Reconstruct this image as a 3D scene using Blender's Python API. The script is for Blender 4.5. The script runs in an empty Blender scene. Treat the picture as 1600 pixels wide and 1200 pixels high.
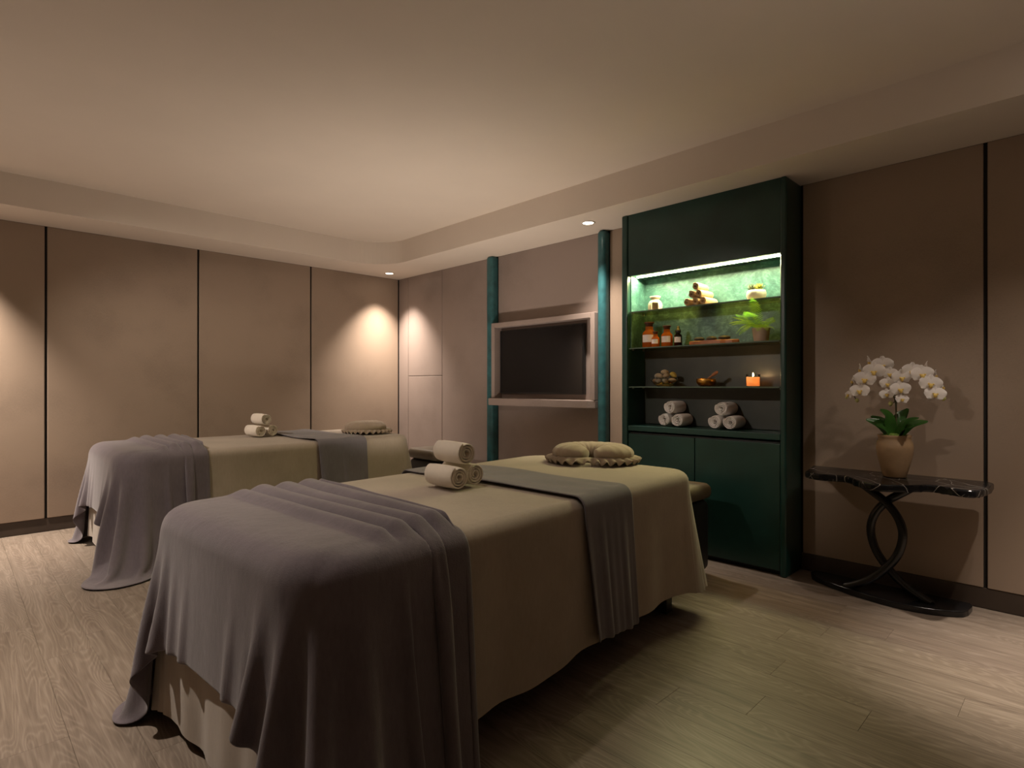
import bpy, bmesh, math, random
import numpy as np
from mathutils import Vector, Matrix

scene = bpy.context.scene
COL = scene.collection
random.seed(11)

# ------------------------------------------------------------------ camera, world, exposure
FPX, CX, CY, CAM_H = 893.0, 800.0, 602.0, 1.25
YAW = math.atan(906 / 893.0)
cam = bpy.data.cameras.new('camera')
cam.sensor_width = 36.0
cam.lens = FPX / 1600.0 * 36.0
cam.shift_y = (CY - 600.0) / 1600.0
cam.clip_start = 0.02
cam_ob = bpy.data.objects.new('camera', cam)
COL.objects.link(cam_ob)
cam_ob.location = (0, 0, CAM_H)
cam_ob.rotation_euler = (math.pi / 2, 0, YAW)
scene.camera = cam_ob

world = bpy.data.worlds.new('world')
scene.world = world
world.use_nodes = True
world.node_tree.nodes['Background'].inputs['Color'].default_value = (0.0, 0.0, 0.0, 1)

scene.view_settings.view_transform = 'Standard'
scene.view_settings.look = 'None'
scene.view_settings.gamma = 1.0
scene.view_settings.use_curve_mapping = False
scene.view_settings.exposure = 0.0

# the room's lamps: (x, y, mounting height, watts, beam angle, blend, aim x, aim y)
SOFFIT, CEIL = 2.607, 2.85
WARM = (1.0, 0.86, 0.73)
DOWNLIGHTS = [      # x, y, height, watts, beam, aim point (None = straight down), label
    (-5.97, 3.80, SOFFIT, 380, 88, None, 'round recessed downlight in the soffit at the far room corner'),
    (-2.95, 3.80, SOFFIT, 190, 84, None, 'round recessed downlight in the soffit beside the green cabinet'),
    (-5.97, -0.10, SOFFIT, 680, 84, None, 'round recessed downlight above the left panelled wall near the camera'),
    (-3.10, -0.35, CEIL, 300, 112, None, 'round recessed ceiling downlight over the floor at the bed feet'),
    (0.28, 2.88, CEIL, 90, 62, (-0.36, 3.82, 0.5), 'round recessed ceiling downlight in front of the console table'),
    (0.12, 3.36, CEIL, 430, 46, None, 'round recessed ceiling downlight right of the console table'),
    (-2.05, 0.90, CEIL, 52, 110, None, 'round recessed ceiling downlight over the nearest massage table'),
    (-2.75, -0.30, CEIL, 290, 28, (-2.05, 4.0, 1.22), 'round recessed ceiling spotlight aimed at the green cabinet'),
    (-1.70, -0.45, CEIL, 105, 13, (-0.80, 3.85, 1.27), 'round recessed ceiling spotlight aimed at the orchid'),
    (-4.60, -0.60, CEIL, 330, 66, (-5.7, 2.1, 0.9), 'round recessed ceiling spotlight aimed at the far massage table'),
]
LED_COLOR = (1.0, 0.92, 0.47)
LED_STRENGTH = 440.0
# unseen floor uplighters, added to fill in light on the ceiling: x, y, watts, cone, aim, label
FILL_UPLIGHTS = [(-3.60, 2.75, 120, 136, (-4.25, 3.05, 2.85), 'small black floor uplighter, added fill light hidden between the two massage tables'),
            (-4.40, -0.60, 34, 130, (-4.0, 0.6, 2.85), 'small black floor uplighter, added off-frame fill light in front of the foot of the far table'),
            (0.55, 0.75, 72, 112, (0.2, 1.2, 2.85), 'small black floor uplighter, added off-frame fill light right of the nearest massage table')]
scene.cycles.max_bounces = 8
scene.cycles.diffuse_bounces = 4
scene.cycles.adaptive_threshold = 0.02
scene.cycles.glossy_bounces = 4
scene.cycles.transparent_max_bounces = 10
scene.cycles.sample_clamp_indirect = 6.0

# ------------------------------------------------------------------ helpers
def at(px, py, axis, value):
    fw = Vector((-math.sin(YAW), math.cos(YAW), 0)); rt = Vector((math.cos(YAW), math.sin(YAW), 0))
    d = fw + (px - CX) / FPX * rt + Vector((0, 0, -(py - CY) / FPX))
    o = Vector((0, 0, CAM_H)); i = 'XYZ'.index(axis)
    return o + d * ((value - o[i]) / d[i])

def put(o, label=None, cat=None, group=None, kind=None):
    if label: o['label'] = label
    if cat: o['category'] = cat
    if group: o['group'] = group
    if kind: o['kind'] = kind
    return o

def empty(name, loc=(0, 0, 0), rz=0.0):
    o = bpy.data.objects.new(name, None); COL.objects.link(o)
    o.location = loc; o.rotation_euler = (0, 0, rz); o.empty_display_size = 0.1
    return o

def link(name, me, mat=None, parent=None, smooth=False, loc=(0, 0, 0), rot=(0, 0, 0)):
    if smooth:
        for p in me.polygons: p.use_smooth = True
    if mat and not me.materials: me.materials.append(mat)
    o = bpy.data.objects.new(name, me); COL.objects.link(o)
    o.location = loc; o.rotation_euler = rot
    if parent: o.parent = parent
    return o

def from_bm(name, bm, mat, parent=None, smooth=False, loc=(0, 0, 0), rot=(0, 0, 0)):
    bmesh.ops.recalc_face_normals(bm, faces=bm.faces[:])
    me = bpy.data.meshes.new(name); bm.to_mesh(me); bm.free()
    return link(name, me, mat, parent, smooth, loc, rot)

def add_box(bm, lo, hi, bev=0.0, seg=2):
    vs = bmesh.ops.create_cube(bm, size=1.0)['verts']
    c = [(lo[i] + hi[i]) / 2 for i in range(3)]; s = [hi[i] - lo[i] for i in range(3)]
    for v in vs: v.co = Vector([v.co[i] * s[i] + c[i] for i in range(3)])
    if bev > 0:
        es = list({e for v in vs for e in v.link_edges})
        bmesh.ops.bevel(bm, geom=es, offset=bev, segments=seg, profile=0.5, affect='EDGES', clamp_overlap=True)

def box(name, lo, hi, mat, parent=None, bev=0.0, seg=2, smooth=False):
    bm = bmesh.new(); add_box(bm, lo, hi, bev, seg)
    return from_bm(name, bm, mat, parent, smooth)

def lathe(name, prof, mat, parent=None, n=32, loc=(0, 0, 0), closed=False):
    """profile of (radius, z); a radius of 0 closes the end"""
    V, F, rings = [], [], []
    for r, z in prof:
        if r <= 1e-6:
            rings.append([len(V)]); V.append((0, 0, z))
        else:
            rings.append(list(range(len(V), len(V) + n)))
            V += [(r * math.cos(2 * math.pi * i / n), r * math.sin(2 * math.pi * i / n), z) for i in range(n)]
    pairs = list(zip(rings, rings[1:])) + ([(rings[-1], rings[0])] if closed else [])
    for a, b in pairs:
        for i in range(n):
            j = (i + 1) % n
            if len(a) == 1: F.append((a[0], b[i], b[j]))
            elif len(b) == 1: F.append((a[i], b[0], a[j]))
            else: F.append((a[i], b[i], b[j], a[j]))
    me = bpy.data.meshes.new(name); me.from_pydata(V, [], F)
    bm = bmesh.new(); bm.from_mesh(me); bmesh.ops.recalc_face_normals(bm, faces=bm.faces[:]); bm.to_mesh(me); bm.free()
    return link(name, me, mat, parent, True, loc)

def tube_data(pts, rad, n=8):
    pts = [Vector(p) for p in pts]; V, F = [], []
    ref = Vector((0.13, 0.31, 0.94))
    for k, p in enumerate(pts):
        t = (pts[min(k + 1, len(pts) - 1)] - pts[max(k - 1, 0)]).normalized()
        u = t.cross(ref); u = u.normalized() if u.length > 1e-4 else Vector((1, 0, 0)); w = t.cross(u)
        r = rad(k / (len(pts) - 1)) if callable(rad) else rad
        V += [tuple(p + r * (math.cos(2 * math.pi * i / n) * u + math.sin(2 * math.pi * i / n) * w)) for i in range(n)]
    for k in range(len(pts) - 1):
        for i in range(n):
            j = (i + 1) % n
            F.append((k * n + i, k * n + j, (k + 1) * n + j, (k + 1) * n + i))
    F.append(tuple(reversed(range(n)))); F.append(tuple(range((len(pts) - 1) * n, len(pts) * n)))
    return V, F

def tube(name, pts, rad, mat, parent=None, n=8):
    V, F = tube_data(pts, rad, n)
    me = bpy.data.meshes.new(name); me.from_pydata(V, [], F)
    return link(name, me, mat, parent, True)

def spline(pts, n=40):
    """Catmull-Rom through points"""
    P = [Vector(p) for p in pts]; P = [2 * P[0] - P[1]] + P + [2 * P[-1] - P[-2]]; out = []
    segs = len(P) - 3
    for k in range(n + 1):
        u = k / n * segs; i = min(int(u), segs - 1); t = u - i
        a, b, c, d = P[i:i + 4]
        out.append(0.5 * ((2 * b) + (c - a) * t + (2 * a - 5 * b + 4 * c - d) * t * t + (3 * b - a - 3 * c + d) * t ** 3))
    return out

def prism(name, outline, z0, z1, mat, parent=None, bev=0.004, seg=2, smooth=False):
    bm = bmesh.new()
    vs = [bm.verts.new((p[0], p[1], z0)) for p in outline]
    f = bm.faces.new(vs)
    r = bmesh.ops.extrude_face_region(bm, geom=[f])
    for v in [g for g in r['geom'] if isinstance(g, bmesh.types.BMVert)]: v.co.z = z1
    if bev > 0:
        es = [e for e in bm.edges if abs(e.verts[0].co.z - e.verts[1].co.z) < 1e-6]
        bmesh.ops.bevel(bm, geom=es, offset=bev, segments=seg, profile=0.5, affect='EDGES', clamp_overlap=True)
    return from_bm(name, bm, mat, parent, smooth)

def copy_tree(o, parent=None):
    c = o.copy(); COL.objects.link(c); c.parent = parent
    for ch in o.children: copy_tree(ch, c)
    return c

def subsurf(o, lv=1):
    m = o.modifiers.new('subdivision', 'SUBSURF'); m.levels = lv; m.render_levels = lv
    return o

def solidify(o, t, off=-1):
    m = o.modifiers.new('thickness', 'SOLIDIFY'); m.thickness = t; m.offset = off
    return o

# ------------------------------------------------------------------ materials
class MatB:
    def __init__(self, name):
        self.m = bpy.data.materials.new(name); self.m.use_nodes = True
        self.t = self.m.node_tree; self.b = self.t.nodes['Principled BSDF']; self.out = self.t.nodes['Material Output']
    def n(self, kind, **kw):
        nd = self.t.nodes.new(kind)
        for k, v in kw.items():
            if hasattr(nd, k) and k not in nd.inputs: setattr(nd, k, v)
            else: nd.inputs[k].default_value = v
        return nd
    def l(self, a, b): self.t.links.new(a, b)
    def coords(self, kind='Object', scale=(1, 1, 1)):
        c = self.n('ShaderNodeTexCoord'); mp = self.n('ShaderNodeMapping'); mp.inputs['Scale'].default_value = scale
        self.l(c.outputs[kind], mp.inputs['Vector']); return mp.outputs['Vector']
    def noise(self, vec, scale, detail=4, rough=0.55, dist=0.0):
        nd = self.n('ShaderNodeTexNoise'); nd.inputs['Scale'].default_value = scale; nd.inputs['Detail'].default_value = detail
        nd.inputs['Roughness'].default_value = rough; nd.inputs['Distortion'].default_value = dist
        self.l(vec, nd.inputs['Vector']); return nd.outputs['Fac']
    def ramp(self, fac, stops):
        r = self.n('ShaderNodeValToRGB'); e = r.color_ramp.elements
        while len(e) < len(stops): e.new(0.5)
        for k, (p, c) in enumerate(stops): e[k].position = p; e[k].color = (*c, 1)
        self.l(fac, r.inputs['Fac']); return r.outputs['Color']
    def bump(self, h, strength, dist=0.002):
        b = self.n('ShaderNodeBump'); b.inputs['Strength'].default_value = strength; b.inputs['Distance'].default_value = dist
        self.l(h, b.inputs['Height']); self.l(b.outputs['Normal'], self.b.inputs['Normal'])
    def set(self, **kw):
        for k, v in kw.items():
            k = k.replace('_', ' ')
            self.b.inputs[k].default_value = (*v, 1) if isinstance(v, tuple) and len(v) == 3 and 'Color' in k or k == 'Specular Tint' else v
        return self

def sc3(c, k): return tuple(min(1.0, x * k) for x in c)

def simple(name, color, rough=0.5, var=0.12, nscale=8.0, bump=0.0, bscale=120.0, metal=0.0, spec=0.5, coords='Object'):
    M = MatB(name); v = M.coords(coords)
    f = M.noise(v, nscale, 4)
    M.l(M.ramp(f, [(0.3, sc3(color, 1 - var)), (0.7, sc3(color, 1 + var))]), M.b.inputs['Base Color'])
    M.set(Roughness=rough, Metallic=metal); M.b.inputs['Specular IOR Level'].default_value = spec
    if bump: M.bump(M.noise(v, bscale, 3), bump)
    return M.m

def fabric(name, color, weave=420.0, rough=0.9, bump=0.25, var=0.10, sheen=0.25, fold=0.0):
    M = MatB(name); v = M.coords('Object')
    f = M.noise(v, 3.5, 5); g = M.noise(M.coords('Object', (1, 1, 0.25)), 90, 3)
    a = M.n('ShaderNodeMath', operation='MULTIPLY_ADD'); M.l(g, a.inputs[0]); a.inputs[1].default_value = 0.5; M.l(f, a.inputs[2])
    M.l(M.ramp(a.outputs[0], [(0.5, sc3(color, 1 - var)), (1.0, sc3(color, 1 + var))]), M.b.inputs['Base Color'])
    M.set(Roughness=rough); M.b.inputs['Specular IOR Level'].default_value = 0.2
    M.b.inputs['Sheen Weight'].default_value = sheen; M.b.inputs['Sheen Roughness'].default_value = 0.5
    h = M.noise(v, weave, 2)
    if fold:
        w = M.noise(M.coords('Object', (1, 1, 0.35)), 9, 4)
        b = M.n('ShaderNodeMath', operation='MULTIPLY_ADD'); M.l(w, b.inputs[0]); b.inputs[1].default_value = fold; M.l(h, b.inputs[2]); h = b.outputs[0]
    M.bump(h, bump, 0.002)
    return M.m

def wall_fabric(name, color, rough=0.6, spec=0.3, bump=0.35):
    """woven wall covering: fine cross-hatched slubs plus faint cloudy unevenness"""
    M = MatB(name)
    a = M.noise(M.coords('Object', (60, 60, 900)), 1.0, 3); b = M.noise(M.coords('Object', (900, 900, 50)), 1.0, 3)
    s = M.n('ShaderNodeMath', operation='ADD'); M.l(a, s.inputs[0]); M.l(b, s.inputs[1])
    c = M.noise(M.coords('Object'), 1.6, 5)
    m = M.n('ShaderNodeMath', operation='MULTIPLY_ADD'); M.l(s.outputs[0], m.inputs[0]); m.inputs[1].default_value = 0.5; M.l(c, m.inputs[2])
    M.l(M.ramp(m.outputs[0], [(0.7, sc3(color, 0.86)), (1.3, sc3(color, 1.14))]), M.b.inputs['Base Color'])
    M.set(Roughness=rough); M.b.inputs['Specular IOR Level'].default_value = spec
    M.bump(s.outputs[0], bump, 0.0008)
    return M.m

def wood_floor():
    M = MatB('oak_floor')
    tc = M.n('ShaderNodeTexCoord'); oi = M.n('ShaderNodeObjectInfo')
    off = M.n('ShaderNodeVectorMath', operation='MULTIPLY_ADD')
    cb = M.n('ShaderNodeCombineXYZ'); M.l(oi.outputs['Random'], cb.inputs['X']); M.l(oi.outputs['Random'], cb.inputs['Y']); M.l(oi.outputs['Random'], cb.inputs['Z'])
    M.l(cb.outputs[0], off.inputs[0]); off.inputs[1].default_value = (37.0, 91.0, 53.0); M.l(tc.outputs['Object'], off.inputs[2])
    def mapped(s):
        mp = M.n('ShaderNodeMapping'); mp.inputs['Scale'].default_value = s; M.l(off.outputs[0], mp.inputs['Vector']); return mp.outputs[0]
    # cathedral figure: contour lines of a stretched noise field
    fld = M.noise(mapped((0.9, 5.5, 1)), 1.0, 2, 0.45, 0.5)
    mul = M.n('ShaderNodeMath', operation='MULTIPLY'); M.l(fld, mul.inputs[0]); mul.inputs[1].default_value = 190.0
    sn = M.n('ShaderNodeMath', operation='SINE'); M.l(mul.outputs[0], sn.inputs[0])
    ab = M.n('ShaderNodeMath', operation='MULTIPLY_ADD'); M.l(sn.outputs[0], ab.inputs[0]); ab.inputs[1].default_value = 0.5; ab.inputs[2].default_value = 0.5
    pw = M.n('ShaderNodeMath', operation='POWER'); M.l(ab.outputs[0], pw.inputs[0]); pw.inputs[1].default_value = 2.2
    fine = M.noise(mapped((6, 180, 1)), 1.0, 3, 0.6)
    streak = M.noise(mapped((1.2, 26, 1)), 1.0, 4, 0.6)
    mx = M.n('ShaderNodeMath', operation='MULTIPLY_ADD'); M.l(pw.outputs[0], mx.inputs[0]); mx.inputs[1].default_value = 0.12; sm = M.n('ShaderNodeMath', operation='MULTIPLY'); M.l(streak, sm.inputs[0]); sm.inputs[1].default_value = 0.55; M.l(sm.outputs[0], mx.inputs[2])
    mx2 = M.n('ShaderNodeMath', operation='MULTIPLY_ADD'); M.l(fine, mx2.inputs[0]); mx2.inputs[1].default_value = 0.35; M.l(mx.outputs[0], mx2.inputs[2])
    tone = M.n('ShaderNodeMath', operation='MULTIPLY_ADD'); M.l(oi.outputs['Random'], tone.inputs[0]); tone.inputs[1].default_value = 0.05; M.l(mx2.outputs[0], tone.inputs[2])
    M.l(M.ramp(tone.outputs[0], [(0.28, (0.120, 0.092, 0.071)), (0.54, (0.225, 0.180, 0.142)), (0.82, (0.35, 0.293, 0.24))]), M.b.inputs['Base Color'])
    M.set(Roughness=0.42); M.b.inputs['Specular IOR Level'].default_value = 0.4
    M.bump(mx2.outputs[0], 0.25, 0.001)
    return M.m

def marble_black():
    M = MatB('black_marble'); v = M.coords('Object')
    warp = M.n('ShaderNodeTexNoise'); warp.inputs['Scale'].default_value = 3.0; M.l(v, warp.inputs['Vector'])
    ad = M.n('ShaderNodeVectorMath', operation='MULTIPLY_ADD'); M.l(warp.outputs['Color'], ad.inputs[0]); ad.inputs[1].default_value = (0.12, 0.12, 0.12); M.l(v, ad.inputs[2])
    outs = []
    for s, w in ((4.2, 0.006), (11.0, 0.011)):
        vo = M.n('ShaderNodeTexVoronoi', feature='DISTANCE_TO_EDGE'); vo.inputs['Scale'].default_value = s; M.l(ad.outputs[0], vo.inputs['Vector'])
        outs.append(M.ramp(vo.outputs['Distance'], [(0.0, (1, 1, 1)), (w, (0, 0, 0))]))
    gate = M.ramp(M.noise(v, 7, 3), [(0.48, (0, 0, 0)), (0.62, (1, 1, 1))])
    g2 = M.n('ShaderNodeMixRGB', blend_type='MULTIPLY'); g2.inputs[0].default_value = 1.0; M.l(outs[1], g2.inputs[1]); M.l(gate, g2.inputs[2])
    mx = M.n('ShaderNodeMixRGB', blend_type='LIGHTEN'); mx.inputs[0].default_value = 1.0; M.l(outs[0], mx.inputs[1]); M.l(g2.outputs[0], mx.inputs[2])
    fin = M.n('ShaderNodeMixRGB'); M.l(mx.outputs[0], fin.inputs[0]); fin.inputs[1].default_value = (0.008, 0.008, 0.009, 1); fin.inputs[2].default_value = (0.45, 0.42, 0.38, 1)
    M.l(fin.outputs[0], M.b.inputs['Base Color']); M.set(Roughness=0.22); M.b.inputs['Specular IOR Level'].default_value = 0.3
    return M.m

def teal_plaster():
    M = MatB('teal_plaster'); v = M.coords('Object')
    f = M.noise(v, 9, 6, 0.65, 1.2); h = M.noise(M.coords('Object', (1, 1, 1.6)), 16, 3, 0.5, 2.5)
    s = M.n('ShaderNodeMath', operation='MULTIPLY_ADD'); M.l(h, s.inputs[0]); s.inputs[1].default_value = 0.6; M.l(f, s.inputs[2])
    M.l(M.ramp(s.outputs[0], [(0.55, (0.022, 0.072, 0.07)), (0.80, (0.046, 0.125, 0.12)), (1.05, (0.10, 0.23, 0.215))]), M.b.inputs['Base Color'])
    M.set(Roughness=0.4); M.bump(s.outputs[0], 0.3, 0.002)
    return M.m

def thin_glass(name, tint, gloss_rough=0.02, ior=1.5):
    """thin pane: tinted see-through mixed with a mirror by Fresnel"""
    M = MatB(name); M.t.nodes.remove(M.b)
    tr = M.n('ShaderNodeBsdfTransparent'); tr.inputs['Color'].default_value = (*tint, 1)
    gl = M.n('ShaderNodeBsdfGlossy'); gl.inputs['Roughness'].default_value = gloss_rough
    fr = M.n('ShaderNodeFresnel'); fr.inputs['IOR'].default_value = ior
    mx = M.n('ShaderNodeMixShader'); M.l(fr.outputs[0], mx.inputs[0]); M.l(tr.outputs[0], mx.inputs[1]); M.l(gl.outputs[0], mx.inputs[2])
    M.l(mx.outputs[0], M.out.inputs['Surface'])
    return M.m

def amber_glass():
    M = MatB('amber_glass')
    v = M.coords('Object')
    M.l(M.ramp(M.noise(v, 12, 2), [(0.3, (0.50, 0.16, 0.02)), (0.7, (0.62, 0.22, 0.03))]), M.b.inputs['Base Color'])
    M.set(Roughness=0.06); M.b.inputs['Subsurface Weight'].default_value = 0.0
    tr = M.n('ShaderNodeBsdfTransparent'); tr.inputs['Color'].default_value = (0.80, 0.34, 0.06, 1)
    tl = M.n('ShaderNodeBsdfTranslucent'); tl.inputs['Color'].default_value = (0.85, 0.33, 0.04, 1)
    a = M.n('ShaderNodeMixShader'); a.inputs[0].default_value = 0.45; M.l(tr.outputs[0], a.inputs[1]); M.l(tl.outputs[0], a.inputs[2])
    b = M.n('ShaderNodeMixShader'); b.inputs[0].default_value = 0.35; M.l(a.outputs[0], b.inputs[1]); M.l(M.b.outputs[0], b.inputs[2])
    M.l(b.outputs[0], M.out.inputs['Surface'])
    return M.m

def emitter(name, color, strength):
    M = MatB(name); M.t.nodes.remove(M.b)
    e = M.n('ShaderNodeEmission'); e.inputs['Color'].default_value = (*color, 1); e.inputs['Strength'].default_value = strength
    M.l(e.outputs[0], M.out.inputs['Surface'])
    return M.m

def leaf_mat(name, c0, c1, rough=0.4, trans=0.25):
    M = MatB(name); v = M.coords('Object')
    col = M.ramp(M.noise(v, 14, 3), [(0.3, c0), (0.7, c1)])
    M.l(col, M.b.inputs['Base Color']); M.set(Roughness=rough)
    tl = M.n('ShaderNodeBsdfTranslucent'); M.l(col, tl.inputs['Color'])
    mx = M.n('ShaderNodeMixShader'); mx.inputs[0].default_value = trans; M.l(M.b.outputs[0], mx.inputs[1]); M.l(tl.outputs[0], mx.inputs[2])
    M.l(mx.outputs[0], M.out.inputs['Surface'])
    return M.m

MT = {}
MT['floor'] = wood_floor()
MT['subfloor'] = simple('subfloor', (0.05, 0.035, 0.025), 0.8)
MT['wall'] = wall_fabric('taupe_wall_fabric', (0.285, 0.215, 0.163))
MT['closet'] = wall_fabric('mauve_closet_fabric', (0.27, 0.215, 0.19), 0.42, 0.45, 0.25)
MT['joint'] = simple('dark_joint', (0.008, 0.007, 0.006), 0.7)
MT['baseboard'] = simple('dark_brown_baseboard', (0.055, 0.038, 0.028), 0.45)
MT['ceiling'] = simple('ceiling_paint', (0.66, 0.58, 0.50), 0.85, 0.02, 2.0, 0.05, 60)
MT['plain'] = simple('plain_wall_paint', (0.34, 0.26, 0.19), 0.8, 0.05)
MT['teal'] = simple('teal_lacquer', (0.028, 0.110, 0.122), 0.3, 0.3, 14, 0.06, 40)
MT['cab'] = simple('dark_green_lacquer', (0.009, 0.042, 0.034), 0.32, 0.2, 5, 0.04, 60)
MT['plaster'] = teal_plaster()
MT['dark_back'] = simple('charcoal_green_lacquer', (0.034, 0.040, 0.034), 0.4, 0.2, 6, 0.06, 40)
MT['glass_shelf'] = thin_glass('bronze_tinted_glass', (0.62, 0.50, 0.26))
MT['clear'] = thin_glass('clear_thin_glass', (0.93, 0.95, 0.93))
MT['glass_edge'] = simple('glass_shelf_edge', (0.10, 0.14, 0.11), 0.12, 0.1)
MT['steel'] = simple('brushed_steel', (0.5, 0.48, 0.42), 0.3, 0.1, metal=1.0)
MT['led'] = emitter('led_diffuser', LED_COLOR, LED_STRENGTH)
MT['lens'] = emitter('downlight_lens', (1.0, 0.86, 0.68), 14.0)
MT['white_ring'] = simple('white_trim', (0.72, 0.66, 0.58), 0.5, 0.03)
MT['sheet'] = fabric('taupe_cotton', (0.35, 0.292, 0.235), fold=3.0, bump=0.3)
MT['throw'] = fabric('mauve_grey_fleece', (0.138, 0.116, 0.130), 260, 0.95, 0.5, 0.18, 0.35, 5.0)
MT['runner'] = fabric('slate_grey_cloth', (0.150, 0.136, 0.152), 300, 0.9, 0.3, 0.14, 0.3, 3.0)
MT['cushion'] = fabric('taupe_cushion_cotton', (0.33, 0.26, 0.19), bump=0.3, fold=2.0)
MT['towel'] = fabric('white_terry', (0.78, 0.70, 0.60), 500, 1.0, 0.9, 0.06, 0.4)
MT['towel_cool'] = fabric('cool_white_terry', (0.74, 0.70, 0.68), 500, 1.0, 0.9, 0.06, 0.4)
MT['mat_roll'] = fabric('beige_rolled_cotton', (0.50, 0.34, 0.19), 300, 0.9, 0.6, 0.12, 0.2)
MT['black_frame'] = simple('black_frame', (0.012, 0.011, 0.010), 0.5)
MT['stool_seat'] = simple('olive_leatherette', (0.13, 0.105, 0.07), 0.45, 0.1, 6, 0.1, 90)
MT['screen'] = simple('black_screen', (0.006, 0.006, 0.007), 0.14, 0.05)
MT['bezel'] = simple('screen_bezel', (0.012, 0.012, 0.012), 0.3)
MT['marble'] = marble_black()
MT['black_gloss'] = simple('black_lacquer', (0.008, 0.008, 0.009), 0.25)
MT['pot_tan'] = simple('tan_stoneware', (0.36, 0.235, 0.13), 0.5, 0.25, 6, 0.4, 25)
MT['pot_white'] = simple('white_ceramic', (0.52, 0.48, 0.42), 0.45, 0.05)
MT['pot_clay'] = simple('pinkish_clay', (0.46, 0.34, 0.26), 0.7, 0.08, 10, 0.1, 60)
MT['soil'] = simple('dark_soil', (0.03, 0.02, 0.012), 0.95, 0.4, 40, 0.6, 80)
MT['moss'] = simple('green_moss', (0.13, 0.20, 0.03), 0.95, 0.5, 45, 0.9, 90)
MT['orchid_leaf'] = leaf_mat('orchid_leaf', (0.02, 0.075, 0.012), (0.045, 0.14, 0.022), 0.3, 0.12)
MT['petal'] = leaf_mat('white_petal', (0.86, 0.80, 0.77), (0.92, 0.88, 0.85), 0.55, 0.3)
MT['lip'] = leaf_mat('orchid_lip', (0.80, 0.42, 0.06), (0.88, 0.70, 0.22), 0.5, 0.2)
MT['bud'] = leaf_mat('orchid_bud', (0.45, 0.46, 0.12), (0.62, 0.62, 0.26), 0.5, 0.2)
MT['stem'] = simple('orchid_stem', (0.06, 0.055, 0.02), 0.5)
MT['fern'] = leaf_mat('fern_frond', (0.16, 0.42, 0.03), (0.34, 0.66, 0.08), 0.5, 0.35)
MT['succ_grey'] = leaf_mat('grey_green_succulent', (0.10, 0.13, 0.08), (0.17, 0.20, 0.12), 0.5, 0.1)
MT['succ_yellow'] = leaf_mat('yellow_green_succulent', (0.42, 0.42, 0.05), (0.60, 0.56, 0.10), 0.5, 0.2)
MT['amber'] = amber_glass()
MT['dark_bottle'] = thin_glass('dark_brown_glass', (0.30, 0.17, 0.05))
MT['cap'] = simple('dark_brown_stopper', (0.075, 0.026, 0.012), 0.3)
MT['black_rubber'] = simple('black_rubber', (0.012, 0.012, 0.012), 0.5)
MT['label'] = simple('paper_label', (0.72, 0.66, 0.62), 0.8, 0.06, 40)
MT['tray'] = simple('reddish_wood_tray', (0.30, 0.11, 0.045), 0.4, 0.25, 12, 0.1, 40)
MT['basalt'] = simple('dark_basalt', (0.035, 0.037, 0.034), 0.45, 0.2, 20, 0.1, 60)
MT['brass'] = simple('hammered_brass', (0.60, 0.33, 0.08), 0.3, 0.25, 20, 0.5, 30, metal=1.0)
MT['mallet'] = simple('mallet_wood', (0.30, 0.12, 0.05), 0.5)
MT['wax'] = leaf_mat('candle_wax', (0.85, 0.60, 0.40), (0.90, 0.66, 0.46), 0.5, 0.6)
MT['flame'] = emitter('candle_flame', (1.0, 0.72, 0.32), 30.0)
MT['burner'] = simple('white_burner_ceramic', (0.62, 0.53, 0.43), 0.35, 0.04)
PEB = [simple('pebble_%s' % n, c, 0.55, 0.2, 30) for n, c in (('tan', (0.34, 0.26, 0.17)), ('grey', (0.20, 0.18, 0.15)), ('buff', (0.44, 0.33, 0.2)), ('ochre', (0.42, 0.32, 0.06)))]

# ------------------------------------------------------------------ the room shell
XL, XR, YB, YF = -6.27, 2.3, 4.13, -1.9
T = 0.15
fl = box('floor', (XL - T, YF - T, -0.12), (XR + T, YB + T, -0.012), MT['subfloor']); put(fl, 'greyish oak plank floor of the treatment room', None, kind='structure')
PW, PL = 0.185, 1.30
bm = bmesh.new(); add_box(bm, (-PL / 2, -PW / 2, -0.012), (PL / 2, PW / 2, 0.0), 0.0007, 1)
plank_me = bpy.data.meshes.new('plank'); bm.to_mesh(plank_me); bm.free(); plank_me.materials.append(MT['floor'])
y = YB - PW / 2 + 0.06; row = 0
rng = random.Random(5)
while y > YF:
    x = XL - rng.uniform(0, PL) + 0.02
    w = PW - 0.0006
    while x < XR:
        a, b = max(x, XL), min(x + PL - 0.0006, XR)
        if b - a > 0.05:
            lo, hi = max(y - w / 2, YF), min(y + w / 2, YB)
            o = bpy.data.objects.new('plank', plank_me); COL.objects.link(o)
            o.location = ((a + b) / 2, (lo + hi) / 2, 0); o.scale = ((b - a) / PL, (hi - lo) / PW, 1); o.parent = fl
        x += PL
    y -= PW

wl = box('wall_left', (XL - T, YF - T, 0), (XL - 0.02, YB + T, CEIL), MT['joint']); put(wl, kind='structure')
GAP = 0.009
edges = [YF, -0.594, 0.592, 1.778, 2.952, YB]
for a, b in zip(edges, edges[1:]):
    box('panel', (XL - 0.02, a + GAP, 0.115), (XL, b - GAP, SOFFIT), MT['wall'], wl, 0.004)
put(box('baseboard_left', (XL - 0.02, YF, 0), (XL - 0.008, YB, 0.113), MT['baseboard'], None, 0.002), kind='structure')

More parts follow.
